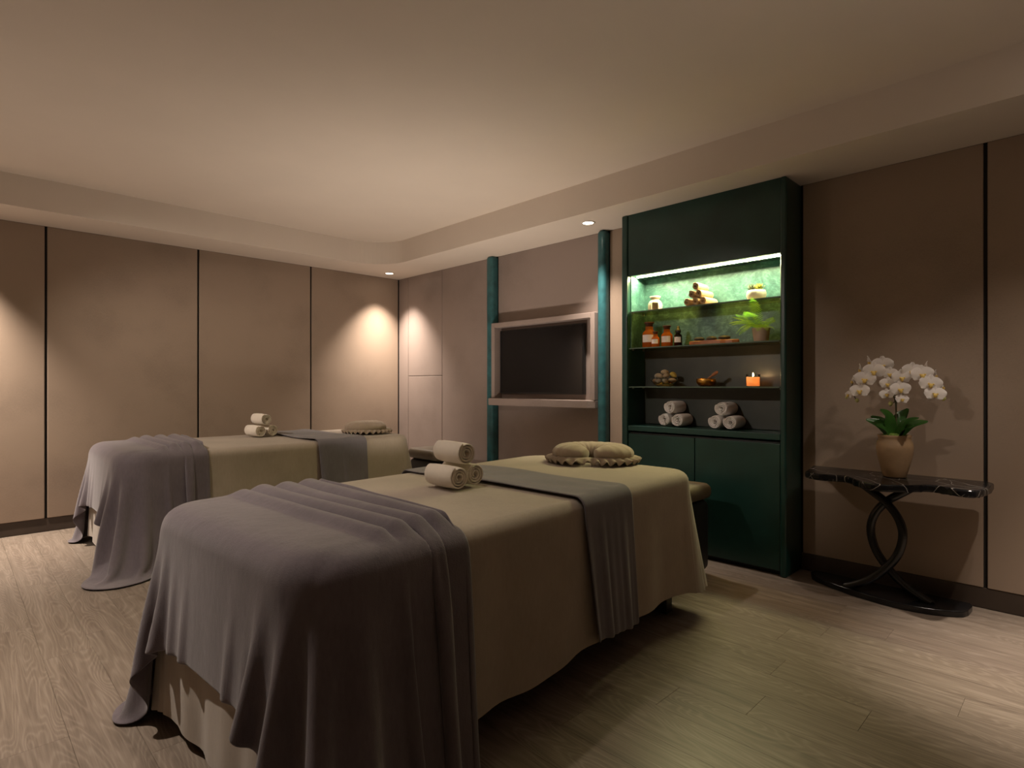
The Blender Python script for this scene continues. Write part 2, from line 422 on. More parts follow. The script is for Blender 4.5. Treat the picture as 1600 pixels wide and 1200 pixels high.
wb = box('wall_back', (XL - T, YB + 0.02, 0), (XR + T, YB + T, CEIL), MT['joint']); put(wb, kind='structure')
def bpanel(x0, x1, z0, z1, mat, dy=0.0, gap=0.004, bev=0.004):
    return box('panel', (x0 + gap, YB - dy, z0), (x1 - gap, YB + 0.02, z1), mat, wb, bev)
bpanel(XL + 0.002, -6.055, 0.0, SOFFIT, MT['closet'], gap=0.0035)
bpanel(-6.055, -5.36, 1.367, SOFFIT, MT['closet'], gap=0.0035)
bpanel(-6.055, -5.36, 0.0, 1.362, MT['closet'], gap=0.0035)
bpanel(-5.36, -4.50, 0.0, SOFFIT, MT['closet'], gap=0.0035)
bpanel(-4.40, -3.05, 0.0, SOFFIT, MT['closet'])
bpanel(-2.97, -2.655, 0.0, SOFFIT, MT['wall'])
bpanel(-1.386, -0.418, 0.115, SOFFIT, MT['wall'], gap=GAP)
bpanel(-0.418, 0.80, 0.115, SOFFIT, MT['wall'], gap=GAP)
bpanel(0.80, XR, 0.115, SOFFIT, MT['wall'], gap=GAP)
put(box('baseboard_back', (-1.386, YB + 0.004, 0), (XR, YB + 0.02, 0.113), MT['baseboard'], None, 0.002), kind='structure')
put(box('trim_1', (-4.50, YB - 0.085, 0), (-4.40, YB + 0.02, SOFFIT), MT['teal'], None, 0.03, 5, True), kind='structure')
put(box('trim_2', (-3.052, YB - 0.085, 0), (-2.968, YB + 0.02, SOFFIT), MT['teal'], None, 0.036, 6, True), kind='structure')
put(box('wall_right', (XR, YF - T, 0), (XR + T, YB + T, CEIL), MT['plain']), kind='structure')
put(box('wall_front', (XL - T, YF - T, 0), (XR + T, YF, CEIL), MT['plain']), kind='structure')

# ceiling tray: flat centre panel, with a soffit ring whose inner corner is rounded
ce = box('ceiling', (XL - T, YF - T, CEIL), (XR + T, YB + T, CEIL + 0.1), MT['ceiling']); put(ce, kind='structure')
def ring_outline(x0, x1, y0, y1, r, n=14):
    out = []
    for cx_, cy_, a0 in ((x1 - r, y1 - r, 0), (x0 + r, y1 - r, 90), (x0 + r, y0 + r, 180), (x1 - r, y0 + r, 270)):
        for k in range(n + 1):
            a = math.radians(a0 + 90 * k / n); out.append((cx_ + r * math.cos(a), cy_ + r * math.sin(a)))
    return out
inner = ring_outline(-5.72, 1.75, -1.35, 3.57, 0.42)
bm = bmesh.new()
n = len(inner)
cxm, cym = (XL + XR) / 2, (YF + YB) / 2
def outer_pt(p):
    # same ring order on the outer rectangle
    best = []
    dx = p[0] - cxm; dy = p[1] - cym
    sx = ((XR - XL) / 2) / abs(dx) if dx else 1e9; sy = ((YB - YF) / 2) / abs(dy) if dy else 1e9
    s = min(sx, sy); return (cxm + dx * s, cym + dy * s)
lo_in = [bm.verts.new((*p, SOFFIT)) for p in inner]; hi_in = [bm.verts.new((*p, CEIL)) for p in inner]
lo_out = [bm.verts.new((*outer_pt(p), SOFFIT)) for p in inner]
corner = {}
for k in range(n):
    j = (k + 1) % n
    bm.faces.new((lo_in[k], lo_in[j], hi_in[j], hi_in[k]))
    a, b = lo_out[k].co, lo_out[j].co
    if abs(a.x - b.x) > 1e-4 and abs(a.y - b.y) > 1e-4:
        cv = bm.verts.new((XR if a.x > cxm else XL, YB if a.y > cym else YF, SOFFIT))
        bm.faces.new((lo_in[k], lo_in[j], lo_out[j], cv, lo_out[k]))
    else:
        bm.faces.new((lo_in[k], lo_in[j], lo_out[j], lo_out[k]))
so = from_bm('soffit', bm, MT['ceiling'], ce)

# ------------------------------------------------------------------ downlights
for (x, yy, z, watts, ang, aim, lab) in DOWNLIGHTS:
    d = empty('ceiling_downlight', (x, yy, z)); put(d, lab, 'downlight', 'recessed downlights')
    lathe('trim_ring', [(0.058, 0.0), (0.058, -0.004), (0.045, -0.006), (0.043, -0.001)], MT['white_ring'], d, 28, closed=True)
    lathe('lens', [(0, -0.0035), (0.043, -0.0035)], MT['lens'], d, 24)
    l = bpy.data.lights.new('downlight_lamp', 'SPOT'); l.energy = watts; l.color = WARM; l.spot_size = math.radians(ang); l.spot_blend = 1.0; l.shadow_soft_size = 0.035
    lo = bpy.data.objects.new('downlight_lamp', l); COL.objects.link(lo); lo.parent = d; lo.location = (0, 0, -0.012)
    if aim: lo.rotation_euler = (Vector(aim) - Vector((x, yy, z))).to_track_quat('-Z', 'Y').to_euler()

for x, yy, watts, ang, aim, lab in FILL_UPLIGHTS:  # added lamps brightening the ceiling, kept out of view
    d = empty('fill_uplighter', (x, yy, 0.0005)); put(d, lab, 'uplighter', 'added fill uplighters')
    lathe('housing', [(0, 0), (0.085, 0), (0.085, 0.44), (0.079, 0.44), (0.077, 0.415), (0, 0.415)], MT['black_frame'], d, 32)
    lathe('lens', [(0, 0.417), (0.076, 0.417)], MT['lens'], d, 28)
    l = bpy.data.lights.new('fill_lamp', 'SPOT'); l.energy = watts; l.color = (1.0, 0.85, 0.72); l.spot_size = math.radians(ang); l.spot_blend = 1.0; l.shadow_soft_size = 0.06
    lo = bpy.data.objects.new('fill_lamp', l); COL.objects.link(lo); lo.parent = d; lo.location = (0, 0, 0.45)
    lo.rotation_euler = (Vector(aim) - Vector((x, yy, 0.45))).to_track_quat('-Z', 'Y').to_euler()

# ------------------------------------------------------------------ beds
f32 = np.float32
def drape_cloth(P, shape, rest, inv, box_, steps, iters=6, rad=0.05, floor=0.012, thick=0.012, bend=0.14):
    """position-based cloth on a (rows, columns) grid falling over a rounded box; inv 0 = held in place"""
    ny, nx = shape; idx = np.arange(ny * nx).reshape(ny, nx); grp = []
    P = P.astype(f32); rest = rest.astype(f32); inv = inv.astype(f32)
    def add(a, b, k):
        a = a.ravel(); b = b.ravel(); ws = np.maximum(inv[a] + inv[b], 1e-9)
        grp.append((a, b, np.linalg.norm(rest[a] - rest[b], axis=1), (k * inv[a] / ws), (k * inv[b] / ws)))
    for s in (0, 1):
        add(idx[:, s:-1:2], idx[:, s + 1::2], 1.0); add(idx[s:-1:2, :], idx[s + 1::2, :], 1.0)
    for sy in (0, 1):
        for s in (0, 1):
            add(idx[sy:-1:2, s:-1:2], idx[sy + 1::2, s + 1::2], 0.3); add(idx[sy:-1:2, s + 1::2], idx[sy + 1::2, s:-1:2], 0.3)
    for s in range(4):
        add(idx[:, :-2][:, s::4], idx[:, 2:][:, s::4], bend); add(idx[:-2, :][s::4], idx[2:, :][s::4], bend)
    V = np.zeros_like(P); dt = f32(1 / 60.0); g = np.array([0, 0, -9.8], f32); free = inv > 0
    (bx_, hx), (by_, hy), top = box_
    ctr = np.array([bx_, by_, top / 2], f32); h2 = np.array([hx, hy], f32); eye2 = np.eye(2, dtype=f32); RC = f32(0.17); flare = f32(0.045)
    for st in range(steps):
        V = (V + g * dt) * f32(0.985 if st < steps * 0.6 else 0.93) * free[:, None]
        sp = np.sqrt((V * V).sum(1, keepdims=True)); V *= np.minimum(1, 2.0 / np.maximum(sp, 1e-9))
        X0 = P.copy(); P = P + V * dt
        for it in range(iters):
            for a, b, L, wa, wb_ in grp:
                d = P[b] - P[a]; ln = np.sqrt((d * d).sum(1)); c = (ln - L) / np.maximum(ln, 1e-9)
                P[a] += (c * wa)[:, None] * d; P[b] -= (c * wb_)[:, None] * d
            if it % 2 == 1:
                q = P[:, :2] - ctr[:2]; e = np.abs(q) - (h2 - RC); o = np.maximum(e, 0); ol = np.sqrt((o * o).sum(1))
                sd2 = ol + np.minimum(e.max(1), 0) - RC - flare * np.clip((top - P[:, 2]) / top, 0, 1)
                n2 = np.where(ol[:, None] > 0, o / np.maximum(ol, 1e-9)[:, None], eye2[e.argmax(1)]) * np.sign(q + 1e-12)
                a_ = sd2 + rad; b_ = P[:, 2] - top + rad; A = np.maximum(a_, 0); B = np.maximum(b_, 0); l_ = np.sqrt(A * A + B * B)
                sd = l_ + np.minimum(np.maximum(a_, b_), 0) - rad - thick
                hit = (sd < 0) & free
                inn = l_ <= 0; ca = np.where(inn, (a_ > b_) * 1.0, A / np.maximum(l_, 1e-9)); cb_ = np.where(inn, (a_ <= b_) * 1.0, B / np.maximum(l_, 1e-9))
                nn = np.concatenate([n2 * ca[:, None], cb_[:, None]], 1).astype(f32)[hit]
                P[hit] -= sd[hit][:, None] * nn
                dx = P[hit] - X0[hit]; dx -= (dx * nn).sum(1)[:, None] * nn; P[hit] -= f32(0.35) * dx
                low = (P[:, 2] < floor) & free; P[low, 2] = floor; P[low, :2] -= f32(0.5) * (P[low, :2] - X0[low, :2])
        V = (P - X0) / dt
    return P

def vnoise(x, y, seed):
    r = np.random.RandomState(seed); s = 0 * x
    for k in range(7):
        a, b, p = r.uniform(-1, 1) * (2 + k * 2), r.uniform(-1, 1) * (2 + k * 2), r.uniform(0, 6.28)
        s = s + np.sin(a * x + b * y + p) / (1 + 0.5 * k)
    return s / 3

BL, BHW, BTOP = 2.35, 0.585, 0.78       # bed length, half width, height of the made-up top

def throw_mesh(seed, side=0.565, foot=0.435, nx=105, steps=170):
    ys = []; yy = 0.60
    while yy > -foot:
        ys.append(yy); yy -= 0.0125 if yy > 0.24 else 0.031
    ys = np.array(ys); ny = len(ys); W = BHW + side
    X, Y = np.meshgrid(np.linspace(-W + 0.07, W + 0.07, nx), ys)
    # the two free corners of the blanket are rounded: corner squares are mapped to quarter discs
    cr = 0.34; ax = np.abs(X - 0.07) - (W - cr); ay = (-foot + cr) - Y; k_ = (ax > 0) & (ay > 0); ax = np.clip(ax / cr, 0, 1); ay = np.clip(ay / cr, 0, 1)
    X = np.where(k_, 0.07 + np.sign(X - 0.07) * (W - cr + cr * ax * np.sqrt(1 - ay * ay / 2)), X)
    Y = np.where(k_, (-foot + cr) - cr * ay * np.sqrt(1 - ax * ax / 2), Y)
    u = np.clip((Y - 0.24) / 0.38, 0, 1)
    phase = u * 4.6 * 2 * np.pi + 0.55 * vnoise(X, Y * 0, seed + 4) + 0.5 * np.sin(u * 5)
    amp = (0.0195 + 0.005 * vnoise(X * 0.7, Y * 3, seed + 6)) * np.clip(u * 6, 0, 1)
    Z = BTOP + 0.018 + amp * 2 * (0.5 - 0.5 * np.cos(phase)) ** 0.55 + 0.003 * vnoise(X * 3, Y * 3, seed + 2)
    Yd = Y - 0.13 * np.clip(X, -0.62, 0.62) * u + 0.02 * vnoise(X, Y, seed + 1) * np.clip(u * 3, 0, 1) - 0.008 * np.sin(phase) * np.clip(u * 6, 0, 1)
    P = np.stack([X, Yd, Z], -1).reshape(-1, 3); rest = P.copy(); rest[:, 0] *= 1.02
    inv = np.ones(len(P)); inv[(np.abs(X.ravel()) < BHW - 0.09) & (Y.ravel() > 0.06)] = 0
    P = drape_cloth(P, (ny, nx), rest, inv, ((0, BHW), (BL / 2, BL / 2), BTOP), steps)
    F = [(j * nx + i, j * nx + i + 1, (j + 1) * nx + i + 1, (j + 1) * nx + i) for j in range(ny - 1) for i in range(nx - 1)]
    me = bpy.data.meshes.new('foot_throw'); me.from_pydata(P.tolist(), [], F)
    bm = bmesh.new(); bm.from_mesh(me); 
    bmesh.ops.recalc_face_normals(bm, faces=bm.faces[:]); bm.to_mesh(me); bm.free()
    return me

def sheet_mesh(seed):
    """bed sheet: flat top, rounded edge, hanging skirt with flared flutes at the four corners"""
    r, hem, er = 0.185, 0.165, 0.055
    pts = []   # (x, y, nx, ny, cornerness)
    hw, y0, y1 = BHW, 0.0, BL
    for cx_, cy_, a0 in ((hw - r, y1 - r, 0), (-hw + r, y1 - r, 90), (-hw + r, y0 + r, 180), (hw - r, y0 + r, 270)):
        for k in range(25):
            a = math.radians(a0 + 90 * k / 24); pts.append((cx_ + r * math.cos(a), cy_ + r * math.sin(a), math.cos(a), math.sin(a), k / 24))
        nxt = {0: (-1, 0, 2 * (hw - r)), 90: (0, -1, BL - 2 * r), 180: (1, 0, 2 * (hw - r)), 270: (0, 1, BL - 2 * r)}[a0]
        p = pts[-1]; m = 30 if a0 in (0, 180) else 56
        for k in range(1, m):
            pts.append((p[0] + nxt[0] * nxt[2] * k / m, p[1] + nxt[1] * nxt[2] * k / m, p[2], p[3], -1.0))
    N = len(pts); V, F = [], []
    def cdist(q):
        return min(math.hypot(q[0] - sx * hw, q[1] - yy) for sx in (-1, 1) for yy in (y0, y1))
    rows = []
    for s in (0.55, 0.9): rows.append(('top', s))
    for k in range(6): rows.append(('edge', k / 5 * math.pi / 2))
    ND = 20
    for k in range(1, ND + 1): rows.append(('drop', k / ND))
    H = BTOP - er - hem
    for kind, t in rows:
        for k, q in enumerate(pts):
            x, y, nx_, ny_, c = q
            s = k / N * 2 * math.pi
            if kind == 'top':
                ix = x * t; iy = BL / 2 + (y - BL / 2) * (t * 0.5 + 0.5)
                V.append((ix, iy, BTOP + 0.0015 * math.sin(9 * x + 5 * y)))
            elif kind == 'edge':
                V.append((x - nx_ * er * (1 - math.sin(t)), y - ny_ * er * (1 - math.sin(t)), BTOP - er * (1 - math.cos(t))))
            else:
                cd = math.exp(-(cdist(q) / 0.17) ** 2)
                low = 0.010 * math.sin(9 * s + seed) + 0.007 * math.sin(23 * s + 1.3 * seed) + 0.004 * math.sin(41 * s)
                fl_ = low * t + cd * ((0.085 if y > 1 else 0.025) * t ** 1.2 + (0.035 if y > 1 else 0.012) * t * math.sin(95 * s + seed)) + 0.012 * t
                z = BTOP - er - (H + 0.105 * min(1.0, max(0.0, (0.35 - y) / 0.3))) * t - t * t * (0.012 * math.sin(5 * s + seed) + 0.01 * math.sin(13 * s))
                V.append((x + nx_ * fl_, y + ny_ * fl_, z))
    V.append((0, BL / 2, BTOP)); 
    # centre of the top: two rings collapse toward a centre line
    R = len(rows)
    for j in range(R - 1):
        for i in range(N):
            k = (i + 1) % N
            F.append((j * N + i, (j + 1) * N + i, (j + 1) * N + k, j * N + k))
    for i in range(N): F.append((R * N, i, (i + 1) % N))
    me = bpy.data.meshes.new('bed_sheet'); me.from_pydata(V, [], F)
    return me

def runner_mesh(ya, yb, seed, zl=0.19, shift=0.02):
    off = 0.013; hw = BHW + off; er = 0.055; path = []   # (x, z, drop)
    def half(sg):
        pts = []; n = 18
        for k in range(n):
            t = k / n; pts.append((sg * (hw + 0.014 * (1 - t)), zl + (BTOP - er - zl) * t, 1 - t))
        for k in range(7):
            a = k / 6 * math.pi / 2; pts.append((sg * (hw - er * (1 - math.cos(a))), BTOP + off - er + er * math.sin(a), 0))
        return pts
    L = half(1); top = [((hw - er) * (1 - 2 * k / 22), BTOP + off, 0) for k in range(1, 22)]; R = list(reversed(half(-1)))
    path = L + top + R; m = 26; V, F = [], []
    for x, z, d in path:
        for k in range(m + 1):
            u = k / m; sg = 1 if x > 0 else -1
            yy = ya + (yb - ya) * (0.5 + (u - 0.5) * (1 - 0.10 * d)) + shift * d
            wob = d * (0.016 * math.sin(u * 13 + seed) + 0.009 * math.sin(u * 29 + 2 * seed))
            ex = 0.004 * math.sin(u * 8 + x * 6 + seed) + 0.0025 * math.sin(u * 19 - x * 9)
            V.append((x + sg * (abs(wob) + 0.012 * d), yy + 0.008 * math.sin(x * 5 + seed), z + (ex if d == 0 and abs(x) < 0.55 else 0) - d * 0.03 * (u - 0.5)))
    w = m + 1
    for j in range(len(path) - 1):
        for k in range(m): F.append((j * w + k, j * w + k + 1, (j + 1) * w + k + 1, (j + 1) * w + k))
    me = bpy.data.meshes.new('bed_runner'); me.from_pydata(V, [], F)
    return me

def cushion_parts(parent):
    """horseshoe face cushion: a fat squashed ring with a slit opening, and a pleated ruffle round its foot"""
    V, F = [], []; n, m = 64, 14
    for k in range(n + 1):
        t = k / n; a = math.radians(-70 + 320 * t + 20 - 90 + 50)
        a = math.radians(-76 + 332 * t)          # leaves an opening centred on -90 degrees
        endt = min(t, 1 - t); squeeze = min(1, 0.55 + endt * 6) if endt < 0.075 else 1.0
        pr, ph = 0.100 * squeeze, 0.056 * squeeze
        cx_, cy_ = 0.150 * math.cos(a), 0.122 * math.sin(a)
        if endt < 0.13: cx_ *= 0.62 + 0.38 * (endt / 0.13) ** 0.5
        pucker = 1 + 0.06 * math.sin(k * 2.4) * math.sin(k * 0.7)
        for i in range(m):
            b = 2 * math.pi * i / m
            rr = pr * math.cos(b) * pucker; zz = 0.058 + ph * math.sin(b) * pucker
            V.append((cx_ + rr * math.cos(a), cy_ + rr * math.sin(a), max(zz, 0.004)))
    for k in range(n):
        for i in range(m):
            j = (i + 1) % m; F.append((k * m + i, k * m + j, (k + 1) * m + j, (k + 1) * m + i))
    F.append(tuple(range(m))); F.append(tuple(reversed(range(n * m, n * m + m))))
    me = bpy.data.meshes.new('padding'); me.from_pydata(V, [], F)
    bm = bmesh.new(); bm.from_mesh(me); bmesh.ops.recalc_face_normals(bm, faces=bm.faces[:]); bm.to_mesh(me); bm.free()
    subsurf(link('padding', me, MT['cushion'], parent, True))
    V, F = [], []; n = 260; rows = 5
    for k in range(n):
        a = 2 * math.pi * k / n
        for r in range(rows):
            t = r / (rows - 1); w = math.sin(30 * a + 0.8 * math.sin(5 * a))
            notch = 0.05 * math.exp(-((math.degrees(a) - 270) / 14) ** 2)
            ro = 1.0 + 0.22 * t + 0.035 * t * w
            V.append(((0.235 * ro) * math.cos(a), (0.205 * ro + -notch) * math.sin(a), 0.046 - 0.040 * t + 0.014 * t * (w + 1) * 0.9))
    for k in range(n):
        j = (k + 1) % n
        for r in range(rows - 1): F.append((k * rows + r, k * rows + r + 1, j * rows + r + 1, j * rows + r))
    me = bpy.data.meshes.new('ruffle'); me.from_pydata(V, [], F)
    solidify(link('ruffle', me, MT['cushion'], parent, True), 0.003, 0)

def towel_mesh(d, length, turns=3.4, seed=0):
    """a towel rolled up: a spiral band with padded edges"""
    r1 = d / 2; th = r1 / (turns + 0.35); n = int(turns * 22); prof = [(0.04, -0.94), (0.04, 0.94), (0.5, 1.0), (0.96, 0.94), (0.96, -0.94), (0.5, -1.0)]
    rg = random.Random(seed); V, F = [], []; m = len(prof)
    for k in range(n + 1):
        a = 2 * math.pi * turns * k / n; r0 = 0.25 * th + (r1 - 1.25 * th) * (k / n)
        jut = 0.012 * math.sin(a * 0.45 + seed) + 0.006 * math.sin(a * 1.7 + seed * 2)
        for t, s in prof:
            rr = r0 + th * t * (0.9 if k == n else 1.0)
            V.append((s * length / 2 * (1 + jut) - 0.25 * (1 - k / n) * th * (1 if s > 0 else -1), rr * math.cos(-a - 1.9), rr * math.sin(-a - 1.9)))
    for k in range(n):
        for i in range(m):
            j = (i + 1) % m; F.append((k * m + i, k * m + j, (k + 1) * m + j, (k + 1) * m + i))
    F.append(tuple(range(m))); F.append(tuple(range(n * m, n * m + m)))
    me = bpy.data.meshes.new('rolled_towel'); me.from_pydata(V, [], F)
    bm = bmesh.new(); bm.from_mesh(me); bmesh.ops.recalc_face_normals(bm, faces=bm.faces[:]); bm.to_mesh(me); bm.free()
    for p in me.polygons: p.use_smooth = True
    return me

def towels(name, places, mat, mes, rot, labels, group, cat='towel'):
    for k, (p, lab) in enumerate(zip(places, labels)):
        me = mes[k % len(mes)]
        if not me.materials: me.materials.append(mat)
        o = bpy.data.objects.new(name, me); COL.objects.link(o)
        o.location = p; o.rotation_euler = (0.0, 0, rot + 0.05 * math.sin(k * 2.7)); put(o, lab, cat, group); subsurf(o)

def bed(cx_, fy, rz, which, runner_y, seed, throw_me, cush, towel_at):
    def place(o): o.location = (cx_, fy, 0); o.rotation_euler = (0, 0, rz); return o
    b = place(empty('massage_table')); put(b, 'padded massage table under the sheet, %s' % which, 'massage table', 'massage tables')
    prism('mattress', ring_outline(-BHW + 0.025, BHW - 0.025, 0.025, BL - 0.025, 0.16, 8), 0.56, BTOP - 0.012, MT['black_frame'], b, 0.045, 3)
    box('frame', (-BHW + 0.09, 0.10, 0.44), (BHW - 0.09, BL - 0.10, 0.55), MT['black_frame'], b, 0.01)
    for sx in (-1, 1):
        for yy in (0.16, BL - 0.16):
            box('leg', (sx * (BHW - 0.14) - 0.035, yy - 0.035, 0.0), (sx * (BHW - 0.14) + 0.035, yy + 0.035, 0.44), MT['black_frame'], b, 0.005)
    s = place(link('bed_sheet', sheet_mesh(seed), MT['sheet'], None, True)); put(s, 'taupe cotton sheet covering the massage table %s' % which, 'sheet', 'massage table sheets')
    t = place(link('foot_throw', throw_me, MT['throw'], None, True)); subsurf(solidify(t, 0.006, 0)); put(t, 'mauve-grey pleated throw over the foot of the table %s' % which, 'blanket', 'foot throws')
    r = place(link('bed_runner', runner_mesh(*runner_y, seed), MT['runner'], None, True)); subsurf(solidify(r, 0.007, 1)); put(r, 'slate-grey runner laid across the table %s' % which, 'runner', 'bed runners')
    c = empty('face_cushion', cush[:3], cush[3]); cushion_parts(c); put(c, 'ruffled horseshoe face cushion on the table %s' % which, 'cushion', 'face cushions')

NEAR, FAR = 'nearest the camera', 'beside the left wall'
thr = throw_mesh(3)
bed(-1.958, 0.60, 0.068, NEAR, (1.20, 1.58), 1.0, thr, (-2.14, 2.80, BTOP + 0.002, math.radians(32)), None)
bed(-5.10, 0.80, 0.0, FAR, (1.38, 1.83), 4.0, thr, (-5.02, 2.95, BTOP + 0.002, math.radians(150)), None)

tw = [towel_mesh(0.118, 0.205, 3.4, s) for s in (1, 2, 3)]
def tri(cx_, cy_, z, d): return [(cx_ + 0.0, cy_ - d * 0.505, z + d / 2), (cx_ - 0.03, cy_ + d * 0.505, z + d / 2), (cx_ - 0.015, cy_ + 0.0, z + d / 2 + d * 0.86)]
towels('rolled_towel', tri(-2.055, 1.665, BTOP + 0.003, 0.118), MT['towel'], tw, 0.0,
       ['white rolled towel on the nearest table, lower one nearer the foot throw', 'white rolled towel on the nearest table, lower one nearer the runner', 'white rolled towel on top of the stack on the nearest table'], 'towels on the nearest massage table')
towels('rolled_towel', tri(-5.30, 2.03, BTOP + 0.003, 0.118), MT['towel'], tw, 0.15,
       ['white rolled towel on the table by the left wall, lower one nearer the foot throw', 'white rolled towel on the table by the left wall, lower one nearer the runner', 'white rolled towel on top of the stack on the table by the left wall'], 'towels on the far massage table')

def stool(x, yy, rz, lab):
    s = empty('stool', (x, yy, 0), rz); put(s, lab, 'stool', 'stools at the table heads')
    box('body', (-0.25, -0.21, 0.03), (0.25, 0.21, 0.50), MT['black_frame'], s, 0.05, 4, True)
    o = box('seat', (-0.265, -0.225, 0.50), (0.265, 0.225, 0.605), MT['stool_seat'], s, 0.048, 5, True)
    box('foot_plate', (-0.22, -0.18, 0.0), (0.22, 0.18, 0.03), MT['black_frame'], s, 0.004)
stool(-2.02, 3.38, 0.0, 'olive-topped black stool at the head of the nearest massage table')
stool(-4.72, 3.60, 0.0, 'olive-topped black stool at the head of the far massage table')

# ------------------------------------------------------------------ television and its surround
X0, X1, Z0, Z1 = -4.392, -3.056, 1.118, 1.893
s = empty('television_surround', (0, 0, 0)); put(s, 'mauve box frame with a ledge around the wall television', 'wall frame')
yf_, yb_ = 4.025, YB - 0.001; w = 0.048
box('side_board', (X0, yf_, Z0), (X0 + w, yb_, Z1), MT['closet'], s, 0.004)
box('side_board', (X1 - w, yf_, Z0), (X1, yb_, Z1), MT['closet'], s, 0.004)
box('top_board', (X0 + w, yf_, Z1 - w), (X1 - w, yb_, Z1), MT['closet'], s, 0.004)
prism('ledge', [(X0, yb_), (X0, yf_ - 0.04), (X1 - 0.05, yf_ - 0.04), (X1, yf_ + 0.01), (X1, yb_)], 1.045, Z0 - 0.001, MT['closet'], s, 0.006)
tv = empty('television', (0, 0, 0)); put(tv, 'black flat screen television set in the wall frame', 'television')
box('casing', (-4.322, 4.085, 1.165), (-3.225, 4.127, 1.815), MT['bezel'], tv, 0.004)
box('screen', (-4.312, 4.082, 1.180), (-3.235, 4.0855, 1.805), MT['screen'], tv, 0.0008, 1)

# ------------------------------------------------------------------ green display cabinet
CXL, CXR, CF, CBK = -2.655, -1.386, 3.865, 4.105
IL, IR = CXL + 0.055, CXR - 0.040
c = empty('display_cabinet', ((CXL + CXR) / 2, YB, 0)); put(c, 'tall dark green display cabinet with glass shelves and lit top niche', 'cabinet')
def cb(name, lo, hi, mat, bev=0.003, seg=2, parent=None, smooth=False):
    o = box(name, lo, hi, mat, None, bev, seg, smooth); p = parent or c
    o.parent = p; o.matrix_parent_inverse = Matrix.Translation(-Vector(c.location)) if p is c else Matrix.Identity(4); return o
cb('side_panel', (CXL, CF - 0.012, 0.0), (IL, YB, SOFFIT), MT['cab'], 0.012, 3)
cb('side_panel', (IR, CF - 0.012, 0.0), (CXR, YB, SOFFIT), MT['cab'], 0.012, 3)
cb('valance', (IL, CF, 2.118), (IR, CF + 0.03, SOFFIT), MT['cab'])
cb('niche_ceiling', (IL, CF + 0.03, 2.122), (IR, CBK, 2.142), MT['cab'])
cb('back_panel', (IL, CBK, 1.538), (IR, CBK + 0.02, 2.142), MT['plaster'], 0.0)
cb('back_panel', (IL, CBK, 0.937), (IR, CBK + 0.02, 1.537), MT['dark_back'], 0.0)
cb('niche_lining', (IL, CF + 0.035, 1.538), (IL + 0.006, CBK, 2.121), MT['plaster'], 0.0)
cb('niche_lining', (IR - 0.006, CF + 0.035, 1.538), (IR, CBK, 2.121), MT['plaster'], 0.0)
ls = link('light_strip', bpy.data.meshes.new('light_strip'), MT['led'])
ls.data.from_pydata([(IL + 0.02, 3.956, 2.1212), (IR - 0.012, 3.956, 2.1212), (IR - 0.012, 3.974, 2.1164), (IL + 0.02, 3.974, 2.1164)], [], [(0, 3, 2, 1)])
cb('strip_back', (IL + 0.02, 3.9745, 2.1160), (IR - 0.012, 3.982, 2.1219), MT['black_frame'], 0.0)
ls.parent = c; ls.matrix_parent_inverse = Matrix.Translation(-Vector(c.location))
SH = (1.835, 1.547, 1.241)
for z in SH:
    g = cb('glass_shelf', (IL + 0.008, CF + 0.008, z - 0.009), (IR - 0.008, CBK - 0.002, z), MT['glass_shelf'], 0.0)
    e = cb('polished_edge', (IL + 0.008, CF + 0.004, z - 0.009), (IR - 0.008, CF + 0.0075, z), MT['glass_edge'], 0.0, parent=g); 
    for xx, sg in ((IL + 0.006, 1), (IR - 0.006, -1)):
        for yy in (CF + 0.05, CBK - 0.04):
            cb('shelf_pin', (min(xx, xx + sg * 0.016), yy - 0.005, z - 0.019), (max(xx, xx + sg * 0.016), yy + 0.005, z - 0.0095), MT['steel'], 0.002)
cb('counter', (IL, CF - 0.004, 0.890), (IR, CBK + 0.02, 0.932), MT['cab'], 0.004)
cb('carcass', (IL, CF + 0.03, 0.06), (IR, YB, 0.875), MT['black_frame'], 0.0)
xm = -2.028
cb('door', (IL + 0.003, CF, 0.035), (xm - 0.003, CF + 0.022, 0.866), MT['cab'], 0.003)
cb('door', (xm + 0.003, CF, 0.035), (IR - 0.003, CF + 0.022, 0.866), MT['cab'], 0.003)
cb('plinth', (IL, CF + 0.045, 0.0), (IR, YB, 0.06), MT['black_frame'], 0.0)

# ---- top shelf: oil burner, rolled cloths, succulents
def world_thing(name, loc, lab, cat, group=None, rz=0.0):
    return put(empty(name, loc, rz), lab, cat, group)
o = world_thing('oil_burner', (-2.440, 4.005, SH[0] + 0.0005), 'small white ceramic oil burner with oval opening on the top shelf', 'oil burner', rz=math.radians(-60))
# body with an oval opening cut through the wall facing the viewer
bm = bmesh.new(); nb, prof = 40, [(0.048, 0.0), (0.054, 0.012), (0.056, 0.030), (0.056, 0.05), (0.053, 0.066), (0.045, 0.080), (0.034, 0.090), (0.029, 0.096)]
ring = [[bm.verts.new((r * math.cos(2 * math.pi * i / nb), r * math.sin(2 * math.pi * i / nb), z)) for i in range(nb)] for r, z in prof]
for j in range(len(prof) - 1):
    for i in range(nb):
        a = 2 * math.pi * (i + 0.5) / nb; zc = (prof[j][1] + prof[j + 1][1]) / 2
        da = (a + math.pi) % (2 * math.pi) - math.pi
        if (da / 0.55) ** 2 + ((zc - 0.036) / 0.034) ** 2 < 1: continue
        k = (i + 1) % nb; bm.faces.new((ring[j][i], ring[j][k], ring[j + 1][k], ring[j + 1][i]))
bo = from_bm('body', bm, MT['burner'], o, True); solidify(bo, 0.005)
lathe('bowl', [(0, 0.094), (0.028, 0.094), (0.040, 0.108), (0.044, 0.120), (0.041, 0.121), (0.034, 0.110), (0.0, 0.103)], MT['burner'], o, 32)
